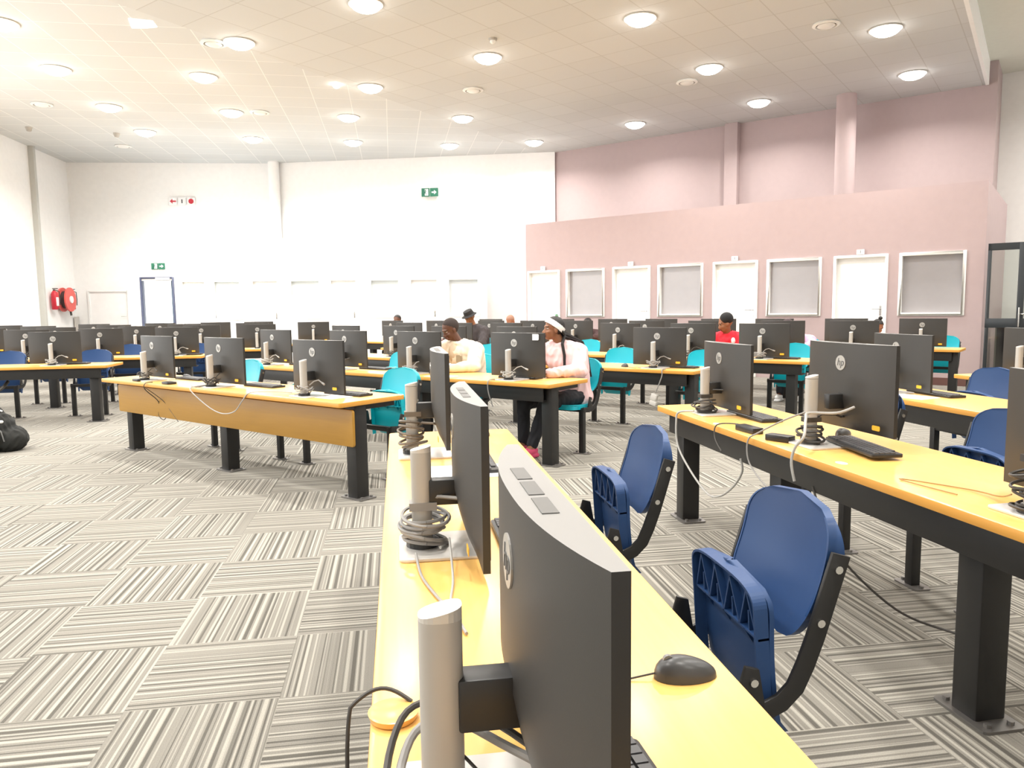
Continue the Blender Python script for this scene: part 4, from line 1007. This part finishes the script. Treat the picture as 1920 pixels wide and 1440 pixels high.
for k in range(34):
    a = rnd.uniform(-1, 1); st = HP(a * .062, -.070 + .02 * abs(a), .045 - .05 * rnd.random())
    side = .16 if k % 3 else -.06
    ex, ey = (JW['neck'][0] + .10 + .11 * rnd.random(), .93 + .05 * rnd.random()) if k < 28 else (JW['neck'][0] + .10 + .03 * rnd.random(), .745 - .02 * rnd.random())
    zz = 1.00 if k < 28 else .99
    pts = [st, st + Vector((.03, .035, -.07)), Vector((ex - .03, ey, zz + .06)), Vector((ex, ey + (.035 if k < 28 else -.01), zz - .05)), Vector((ex + .05 * (k < 28), ey + (.03 if k < 28 else -.01), zz - (.28 if k < 28 else .22)))]
    br.tube(pts, [.010, .009, .008, .007, .004], 6)
br.build('braids', HAIRB, t, smooth=True)
o = MB().tube([HP(-.02, -.02, .135), HP(.02, -.03, .14), HP(.045, -.05, .12)], [.012, .016, .010], 8).build('hair_tie', mat('tie_green', (.25, .45, .30), .7), t, smooth=True)

# man in cream
CREAM = mat('jacket_cream', (.84, .72, .56), .85, bump=.3, bscale=120, var=.06, vscale=3)
JM = dict(head=(-.03, .71, 1.180), neck=(.02, .78, 1.03), chest=(.04, .84, .85), pelvis=(.07, .93, .545), shR=(-.165, .77, .975), shL=(.215, .84, .955), elR=(-.32, .52, .81), wrR=(-.175, .585, .985), hdR=(-.10, .625, 1.09), pnR=(.5, .6, 0),
          elL=(.32, .66, .80), wrL=(.17, .47, .785), hdL=(.04, .40, .775), knR=(-.12, .42, .50), knL=(.16, .44, .50), anR=(-.12, .42, .10), anL=(.16, .44, .10))
t, HP, rot, ax = person(FB, -5.42, 5.23, 'man in a cream jacket with cropped hair, chin on one hand at his desk', JM, SKIND, CREAM, NAVY, (-.30, -.86, -.42), 1.0, .006, True, mat('shoe_black', (.02, .02, .02), .5), collar=True, disp=.006)
hair_cap(t, 'hair', HP, mat('hair_cropped', (.035, .025, .022), .9), .0035, .055, .0)
o = MB().tube([Vector(JM['wrL']) + Vector((.015, .02, 0)), Vector(JM['wrL']) + Vector((-.012, -.012, 0))], .036, 16).build('watch_strap', PAPER, t, smooth=True)
MB().cyl(Vector(JM['wrL']) + Vector((.0, -.012, .028)), Vector(JM['wrL']) + Vector((0, -.02, .042)), .026, 18).build('watch_face', PAPER, t)
MB().rbox((.115, .675, .87), (.06, .03, .08), .01, axis=1).build('badge_print', mat('badge_print', (.35, .28, .18), .8), t)
# thin shirt front between the jacket edges
MB().ell((.00, .735, .93), (.075, .06, .12), 12).build('shirt_front', mat('shirt_beige', (.62, .50, .36), .9), t, smooth=True)

# people farther back (only what shows above the screens)
def far_person(s, d, label, skin, cloth, z=0, face=(-.2, -.95, -.15), hx=0, hy=0, vox=.012):
    J = dict(head=(hx, .73 + hy, 1.19 + z), neck=(hx * .5, .80 + hy * .5, 1.04 + z), chest=(0, .85, .86 + z * .5), pelvis=(0, .93, .545), shR=(-.185, .82, .97 + z * .8), shL=(.185, .82, .97 + z * .8), elR=(-.27, .66, .80), wrR=(-.14, .46, .80), hdR=(-.1, .38, .78),
             elL=(.27, .66, .80), wrL=(.14, .46, .80), hdL=(.1, .38, .78), knR=(-.12, .46, .5), knL=(.12, .46, .5), anR=(-.12, .46, .1), anL=(.12, .46, .1))
    return person(FB, s, d, label, J, skin, cloth, NAVY, face, 1.0, vox, True, PAPER, hair=None, disp=.006)
t, HP, rot, ax = far_person(-8.30, 8.86, 'person in a black bucket hat and dark tee shirt, behind the man in cream', SKINM, mat('tee_charcoal', (.05, .042, .045), .9), .06, (-.2, -.8, -.5), hx=-.05)
h = MB(); h.tube([HP(0, -.01, .045), HP(0, -.01, .045), HP(0, -.01, .125), HP(0, -.01, .14)], [.095, .094, .078, .03], 24).tube([HP(0, -.005, .035), HP(0, -.008, .06)], [.135, .094], 24, cap=False); h.build('bucket_hat', mat('hat_black', (.018, .017, .018), .9), t, smooth=True)
t, HP, rot, ax = far_person(-3.86, 8.86, 'person in a red shirt and black beanie, before a white door', SKINM, mat('shirt_red', (.62, .012, .03), .8), -.03, (-.75, -.6, -.3))
h = MB(); h.ell(HP(0, -.03, .055), (.087, .10, .088), 16); h.build('beanie', mat('beanie_black', (.012, .012, .013), .9), t, smooth=True)
MB().ell((.11, .725, .93), (.03, .02, .045), 10).build('shirt_print', PAPER, t, smooth=True)
t, HP, rot, ax = far_person(-8.76, 10.5, 'person leaning down with reddish face left of the woman in pink', SKINR, mat('tee_dark', (.03, .03, .035), .9), -.04, (.2, -.8, -.5))
hair_cap(t, 'hair', HP, mat('hair_dull', (.30, .16, .11), .8), .003, .05, .0, .01)
t, HP, rot, ax = far_person(-11.85, 10.5, 'person wearing white headphones, head just above far screens', SKIND, mat('tee_grey', (.2, .2, .22), .9), -.02, (.3, -.9, -.1))
hair_cap(t, 'hair', HP, HAIRB, .005, .05, .0, .01); MB().rbox(tuple(HP(.08, .03, -.02)), (.05, .08, .06), .015).build('headphone', PAPER, t)
t, HP, rot, ax = far_person(-7.98, 12.0, 'person whose dark head top shows under a grey window, right of the headband', SKIND, mat('tee_brown', (.06, .03, .03), .9), -.13)
hair_cap(t, 'hair', HP, HAIRB, .008, .05, .0, .01)
t, HP, rot, ax = far_person(-3.45, 10.5, 'person in lilac bending down behind the teal chair, right side', SKIND, mat('top_lilac', (.62, .38, .55), .85), -.13, (.1, -.75, -.6), hx=-.12)
hair_cap(t, 'hair', HP, mat('hair_plum', (.04, .02, .025), .8), .012, .06, -.02, .01)
t, HP, rot, ax = far_person(-2.72, 12.0, 'person leaning low with dark bun, in front of the right most white door', SKINR, mat('tee_tan', (.5, .3, .2), .9), -.16, (.4, -.8, -.5), hx=.06)
hair_cap(t, 'hair', HP, HAIRB, .008, .03, .02, .01); MB().ell(HP(-.03, -.05, .13), (.03, .03, .03), 10).build('hair_bun', HAIRB, t, smooth=True)

# ------------------------------------------------------------------ things on and under the desks
def fp(F, s, d, z=TOP): return F.p(s, d, z)
# foreground desk
mouse(FC, -1.215, .49, 'black mouse on the foreground desk beside the nearest computer', None, R(-4))
mouse(FC, -3.80, .42, 'black mouse at the far end of the foreground desk', None, R(60))
keyboard(FC, -.80, .285, 'black keyboard beside the nearest computer, at the bottom edge', None, R(4))
keyboard(FC, -2.0, .33, 'black keyboard between the first two foreground computers')
keyboard(FC, -3.14, .32, 'black keyboard at the far end of the foreground desk')
t = thing('grommet_cap', 'round yellow cable cap with a black lead at the edge of the foreground desk', 'cable cap', fp(FC, -1.17, -.025), FC.rz)
MB().tube([(0, 0, .002), (0, 0, .012), (0, 0, .014)], [.038, .041, .036], 28).build('cap', WOOD, t, smooth=True)
MB().tube([(-.02 - .018 * math.sin(PI * k / 12), .03 - .10 * k / 12, .014 + .018 * math.sin(PI * k / 12)) for k in range(12)] + [(-.02 + .05 * k / 8, -.07 - .006 * math.sin(k / 8 * PI), .012 - .25 * k / 8 * (.4 + .6 * k / 8)) for k in range(9)], .0035, 8).build('lead', DCAB, t, smooth=True)
o = MB().rbox((0, 0, 0), (.11, .07, .16), .01).build('power_adapter', CHAR2, None, bevel=.004); o.location = fp(FC, -1.03, -.115, .40); o.rotation_euler = (0, 0, FC.rz); tag(o, 'black power adapter beside the left edge of the foreground desk', 'power adapter')
# black leads from the nearest computer
def fcp(s, d, z): return tuple(FC.p(s, d, z))
wire('video_cable', 'thick black cable looping in front of the nearest silver column', 'cable', [fcp(-.72, .03, .76), fcp(-.86, -.03, .80), fcp(-.98, -.01, .845), fcp(-.99, .05, .86), fcp(-.93, .12, .85), fcp(-.84, .20, .83), fcp(-.80, .27, .83)], .005, DCAB)
wire('video_cable', 'grey cable with pale plug in front of the nearest silver column', 'cable', [fcp(-.66, .02, .76), fcp(-.82, -.02, .79), fcp(-.95, .0, .83), fcp(-.965, .055, .845), fcp(-.90, .13, .835), fcp(-.83, .21, .82), fcp(-.79, .265, .82)], .006, GREYC)
wire('power_lead', 'thin dark lead lying on the wood beside the nearest arm', 'cable', [fcp(-.95, .02, .86), fcp(-.88, .10, .80), fcp(-.80, .13, .76), fcp(-.97, .19, .744), fcp(-1.05, .24, .745)], .0022, DCAB)
wire('power_lead', 'grey lead draped from the coil towards the nearest computer', 'cable', [fcp(-1.93, .03, .76), fcp(-1.80, .04, .746), fcp(-1.66, .07, .746), fcp(-1.56, .10, .746), fcp(-1.45, .12, .746)], .0035, GREYC)
wire('power_lead', 'second lead crossing below the grey coil', 'cable', [fcp(-1.95, .12, .79), fcp(-1.76, .115, .748), fcp(-1.62, .10, .747), fcp(-1.48, .105, .75)], .003, WCAB)
# fat grey coil round the middle column and the bundle round the far one
def ring_coil(label, F, s, d, n, r, z0, dz, mt, wr=.0045, wob=.008, seed=1):
    m_ = MB(); rnd = random.Random(seed)
    for k in range(n):
        cx, cy = rnd.uniform(-wob, wob), rnd.uniform(-wob, wob); tx, ty = rnd.uniform(-.25, .25), rnd.uniform(-.25, .25); rr = r * rnd.uniform(.85, 1.12)
        m_.tube([(cx + rr * math.cos(a), cy + rr * math.sin(a), z0 + dz * k + rr * (tx * math.cos(a) + ty * math.sin(a))) for a in [2 * PI * i / 24 for i in range(25)]], wr, 6)
    m_.tube([(0, 0, .12), (.02, .04, .15), (.05, .09, .15), (.03, .13, .135), (-.01, .17, .13)], wr, 6)
    m_.box((0, -.001, z0 + dz * n + .02), (.05, .075, .022))
    o = m_.build('cable_coil', mt, smooth=True); o.location = F.p(s, d + .117, TOP); o.rotation_euler = (0, 0, F.rz); return tag(o, label, 'cable coil')
ring_coil('thick coil of grey cable round the middle column of the foreground desk', FC, -2.03, -.062, 9, .062, .022, .009, GREYC, .0052)
ring_coil('bundle of grey and dark cable round the far column of the foreground desk', FC, -3.38, -.062, 6, .052, .05, .02, mat('cable_brown', (.16, .13, .10), .5), .006, .012, 5)
ring_coil('dark heap of cable round the first column of the adapter desk', FT, -4.25, 1.83, 7, .062, .015, .011, DCAB, .005, .014, 8)
ring_coil('black and grey cable bundle round the bold emblem computer column', FT, -3.16, 1.86, 6, .05, .02, .014, DCAB, .006, .012, 9)
ring_coil('cable bundle at the right photo edge on the adapter desk', FT, -1.94, 1.86, 7, .06, .02, .02, DCAB, .005, .014, 4)
k = 0
for F, d, lst, wh in ((FB, 3.41, [-7.28, -6.09, -4.77], 'wooden fronted desk'), (FB, 5.23, [-7.95, -6.59, -5.48, -4.2], 'seated pair desk'), (FB, 7.04, [-7.68, -3.67], 'desk behind the pair'), (FB, 8.86, [-5.19, -4.11, -3.18], 'desk before the red shirt'), (FL, 10.3, [-4.14], 'left edge desk'), (FL, 11.95, [-5.16, -4.14, -3.06], 'second left block row')):
    for i, s in enumerate(lst):
        k += 1; cable_coil('cable_loop', 'grey cables round the %s computer column of the %s' % (ORD[i], wh), 'cable', (GREYC, WCAB, DCAB)[k % 3 if F is not FB or d > 4 else (2 if i < 2 else 0)], F, s, d, k % 2, seed=k)
# keyboards on the other desks
for F, s, d, lb in ((FB, -7.0, 3.41 + .45, 'grey keyboard and lead beside the first computer of the wooden fronted desk'), (FB, -5.75, 3.41 + .42, 'black keyboard right of the second computer, wooden fronted desk'), (FB, -4.60, 3.41 + .40, 'black keyboard at the right end of the wooden fronted desk'),
                    (FB, -7.6, 5.23 + .40, 'keyboard at the left end of the seated pair desk'), (FB, -6.3, 5.23 + .40, 'keyboard beside the second computer of the seated pair desk'), (FB, -5.45, 5.23 + .36, 'keyboard under the hand of the man in cream'), (FB, -4.25, 5.23 + .36, 'keyboard under the hands of the woman in pink'),
                    (FB, -3.5, 7.04 + .36, 'keyboard at the right end of the desk behind the woman'), (FB, -3.0, 8.86 + .36, 'keyboard on the desk before the lilac clothed person'), (FL, -4.0, 10.3 + .36, 'keyboard on the left edge desk'), (FL, -2.95, 11.95 + .36, 'keyboard at the right end of the second left block row'),
                    (FT, -4.05, 2.16, 'black keyboard at the far end of the adapter desk'), (FT, -4.72, 3.54 + .38, 'keyboard on the second right desk')):
    keyboard(F, s, d, lb)
kb = keyboard(FT, -2.98, 2.115, 'large black keyboard resting on the base plate of the bold emblem computer', None, R(-8), TOP + .012)
mouse(FT, -3.36, 2.28, 'black mouse behind the large keyboard on the adapter desk', None, R(30), False)
mouse(FB, -7.2, 3.41 + .50, 'mouse left of the grey keyboard on the wooden fronted desk', None, R(20))
mouse(FB, -4.95 + .9, 7.04 + .18, 'dark mouse at the right desk behind the woman, beside the folded cable', None, R(60))
# adapters, stickers
for s, d, lb, yw in ((-3.30, 1.90, 'small black adapter box at the front edge of the adapter desk', .5), (-3.58, 1.885, 'long black adapter further left on the adapter desk', .1)):
    o = MB().rbox((0, 0, .016), (.13 if yw > .3 else .17, .062, .030), .008).build('power_adapter', CHAR2, None, bevel=.003); o.location = fp(FT, s, d); o.rotation_euler = (0, 0, FT.rz + yw); tag(o, lb, 'power adapter')
for s, lb in ((-7.18, 'black adapter puck at the left end of the wooden fronted desk'), (-6.85, 'flat black adapter by the front edge of the wooden fronted desk')):
    o = MB().rbox((0, 0, .012), (.13, .09, .022), .02).build('power_adapter', CHAR2, None, bevel=.003); o.location = fp(FB, s + (.12 if s > -7 else -.12), 3.41 + .07); o.rotation_euler = (0, 0, FB.rz); tag(o, lb, 'power adapter')
for s, d, lb in ((-3.87, 1.845, 'white oval sticker near the far end of the adapter desk'), (-2.77, 1.875, 'white oval sticker near the large keyboard on the adapter desk')):
    m_ = MB(); m_.prism([(.032 * math.cos(2 * PI * i / 20), .02 * math.sin(2 * PI * i / 20)) for i in range(20)], .0, .001); o = m_.build('desk_sticker', PAPER); o.location = fp(FT, s, d, TOP + .0005); o.rotation_euler = (0, 0, FT.rz); tag(o, lb, 'sticker')
# trailing leads
def tp(s, d, z): return tuple(FT.p(s, d, z))
def b_(s, d, z): return tuple(FB.p(s, d, z))
wire('trailing_cable', 'pale cable hanging in a long loop off the far end of the adapter desk', 'cable', [tp(-4.22, 1.86, .765), tp(-4.30, 1.80, .75), tp(-4.31, 1.785, .70), tp(-4.27, 1.78, .55), tp(-4.12, 1.80, .42), tp(-3.93, 1.82, .33), tp(-3.80, 1.83, .345), tp(-3.66, 1.84, .43), tp(-3.58, 1.85, .53), tp(-3.58, 1.84, .60)], .006, WCAB)
wire('trailing_cable', 'thin dark lead from the long adapter over the desk edge', 'cable', [tp(-3.60, 1.89, .76), tp(-3.70, 1.87, .765), tp(-3.78, 1.80, .75), tp(-3.77, 1.785, .68), tp(-3.70, 1.79, .62)], .0035, DCAB)
wire('trailing_cable', 'grey lead from the small adapter box down past the desk edge', 'cable', [tp(-3.16, 1.95, .90), tp(-3.26, 1.90, .85), tp(-3.36, 1.82, .775), tp(-3.40, 1.785, .73), tp(-3.38, 1.785, .62), tp(-3.22, 1.80, .53), tp(-3.1, 1.83, .50)], .004, GREYC)
wire('trailing_cable', 'thick pale cable arching over the black keyboard end and down the desk front', 'cable', [tp(-3.05, 2.12, .93), tp(-3.06, 2.04, .905), tp(-3.12, 1.94, .90), tp(-3.05, 1.88, .885), tp(-2.98, 1.83, .82), tp(-3.0, 1.80, .765), tp(-3.0, 1.785, .70), tp(-2.98, 1.79, .62)], .0065, WCAB)
wire('trailing_cable', 'tangled dark cable under the adapter desk', 'cable', [tp(-2.95, 1.86, .60), tp(-2.9, 1.86, .5), tp(-3.0, 1.88, .44), tp(-2.9, 1.9, .42), tp(-2.95, 1.88, .47), tp(-2.82, 1.88, .42), tp(-2.78, 1.92, .30), tp(-2.7, 2.1, .12), tp(-2.6, 2.25, .06), tp(-2.4, 2.3, .10), tp(-2.25, 2.2, .28), tp(-2.2, 2.1, .5)], .005, DCAB)
wire('trailing_cable', 'thin lead lying across the adapter desk top at right', 'cable', [tp(-1.98, 1.93, .80), tp(-2.10, 2.0, .76), tp(-2.25, 2.02, .746), tp(-2.45, 1.90, .745), tp(-2.2, 1.93, .745)], .0025, mat('cable_tan', (.35, .2, .06), .5))
wire('hanging_cable', 'dark forked lead hanging down the wooden panel, left part', 'cable', [b_(-7.02, 3.47, .745), b_(-7.02, 3.40, .74), b_(-7.03, 3.40, .68), b_(-7.04, 3.525, .55), b_(-7.06, 3.53, .42), b_(-6.98, 3.53, .38), b_(-6.93, 3.53, .40)], .004, DCAB)
wire('hanging_cable', 'thin dark lead slanting down the wooden panel', 'cable', [b_(-7.02, 3.395, .70), b_(-6.95, 3.52, .57), b_(-6.82, 3.53, .47), b_(-6.70, 3.53, .385)], .003, DCAB)
wire('hanging_cable', 'pale cable sagging across the wooden panel', 'cable', [b_(-6.13, 3.50, .76), b_(-6.18, 3.43, .755), b_(-6.2, 3.39, .73), b_(-6.1, 3.40, .66), b_(-5.9, 3.41, .575), b_(-5.72, 3.41, .55), b_(-5.55, 3.41, .585), b_(-5.42, 3.40, .68), b_(-5.33, 3.42, .75), b_(-5.1, 3.5, .765), b_(-4.95, 3.54, .76)], .0045, WCAB)
wire('hanging_cable', 'grey lead with a white plug block hanging below the desk behind the woman', 'cable', [b_(-3.50, 7.10, .745), b_(-3.5, 7.02, .74), b_(-3.5, 7.02, .68), b_(-3.55, 7.03, .56), b_(-3.58, 7.04, .50)], .006, GREYC)
o = MB().rbox((0, 0, 0), (.07, .05, .07), .01).rbox((0.01, 0.0, -.06), (.08, .05, .05), .01).build('plug_block', mat('plug_grey', (.6, .58, .55), .5), None, bevel=.004); o.location = FB.p(-3.60, 7.05, .45); o.rotation_euler = (0, .3, FB.rz); tag(o, 'pale plug block hanging on a lead under the desk behind the woman', 'plug')
wire('hanging_cable', 'grey lead hanging below the desk in front of the woman', 'cable', [b_(-4.32, 5.29, .75), b_(-4.33, 5.21, .74), b_(-4.34, 5.22, .64), b_(-4.32, 5.26, .5)], .005, GREYC)
wire('hanging_cable', 'thick dark cable sagging under the left edge desk', 'cable', [tuple(FL.p(-6.0, 10.35, .55)), tuple(FL.p(-5.4, 10.33, .40)), tuple(FL.p(-5.0, 10.33, .38)), tuple(FL.p(-4.75, 10.36, .45)), tuple(FL.p(-4.7, 10.5, .55))], .02, DCAB)
# papers, cups
def paper(F, s, d, lb, sz=(.3, .21), yw=0):
    o = MB().box((0, 0, .0015), (sz[0], sz[1], .003)).build('paper_sheets', PAPER); o.location = fp(F, s, d); o.rotation_euler = (0, 0, F.rz + yw); tag(o, lb, 'papers')
paper(FB, -5.05, 5.23 + .12, 'cream sheet of paper on the desk between the seated pair', (.3, .18))
paper(FB, -4.62, 3.41 + .22, 'white sheet under the right computer of the wooden fronted desk', (.34, .2))
paper(FT, -4.66, 3.54 + .14, 'folded grey papers on the second right desk', (.3, .2), .3)
paper(FC, -2.98, .25, 'white sheet on the foreground desk between the far two computers', (.24, .36))
o = MB().rbox((0, 0, .06), (.16, .12, .12), .01).build('white_box', PAPER, None, bevel=.004); o.location = fp(FB, -7.95, 7.04 + .35); o.rotation_euler = (0, 0, FB.rz); tag(o, 'small white box on the desk right behind the man, left side', 'box')
t = thing('drink_cup', 'white takeaway cup on the far desk, left of the headphone person', 'cup', fp(FB, -11.95 + .25, 10.5 + .14)); MB().tube([(0, 0, 0), (0, 0, .11)], [.03, .04], 16).build('cup_body', PAPER, t, smooth=True); MB().cyl((0, 0, .11), (0, 0, .118), .042, 16).build('lid', PAPER, t)
# school bag on the floor
bg = mat('bag_fabric', (.016, .017, .016), .85, bump=.5, bscale=80)
t = thing('backpack', 'black backpack lying on the carpet at the left edge', 'backpack', (-5.33, 7.62, 0), R(25))
m_ = MB(); m_.ell((-.01, 0, .14), (.235, .21, .16), 14).ell((-.07, .02, .30), (.17, .15, .19), 12).ell((-.02, 0, .23), (.20, .18, .19), 12).ell((.12, -.03, .12), (.17, .17, .14), 12)
remesh(m_, 'bag_body', [bg], t, .012, 5, .012, 6, cut=lambda p: p.z < .0)
MB().tube([(-.12, -.02, .42), (-.06, -.02, .47), (.02, -.02, .47), (.06, -.02, .41)], .012, 8).build('carry_handle', bg, t, smooth=True)
MB().tube([(.0, -.19, .33), (.08, -.21, .22), (.10, -.21, .12)], .006, 6).build('zip', mat('zip_grey', (.25, .25, .25), .4, .6), t, smooth=True)
MB().ell((.075, -.145, .315), (.022, .012, .016), 10).build('white_tag', PAPER, t, smooth=True)
MB().tube([(-.02, -.1, .43), (.05, -.12, .44), (.09, -.12, .42)], .008, 6).build('reflective_strip', PAPER, t, smooth=True)

# ------------------------------------------------------------------ groups of look-alikes
GROUPS = {'ceiling light': 'round recessed downlights in the suspended ceiling', 'air vent': 'round white ceiling vents', 'fire extinguisher': 'fire extinguishers on the left wall', 'person': 'people at the computers',
          'keyboard': 'black keyboards on the desks', 'mouse': 'computer mice on the desks', 'cable coil': 'cable coils round the computer columns', 'smoke detector': 'ceiling smoke detectors', 'power adapter': 'black power adapters', 'papers': 'loose sheets on the desks', 'sticker': 'white stickers on the adapter desk'}
tops = [o for o in bpy.data.objects if o.parent is None and o.get('category')]
for o in tops:
    c = o['category']; n_ = o.name.split('.')[0]
    if 'group' in o.keys(): continue
    if c == 'computer': o['group'] = 'charcoal desktop computers on silver stands'
    elif c == 'desk': o['group'] = 'beech topped computer desks in rows'
    elif c == 'chair': o['group'] = 'blue tip-up chairs bolted to the floor' if 'blue' in o['label'] else 'teal tip-up chairs bolted to the floor'
    elif n_ == 'number_plate': o['group'] = 'white number plates over the study room doors'
    elif n_ == 'cable_loop': o['group'] = 'cable loops round the computer columns'
    elif n_ in ('trailing_cable', 'hanging_cable'): o['group'] = 'loose leads hanging off the desks'
    elif c in GROUPS: o['group'] = GROUPS[c]
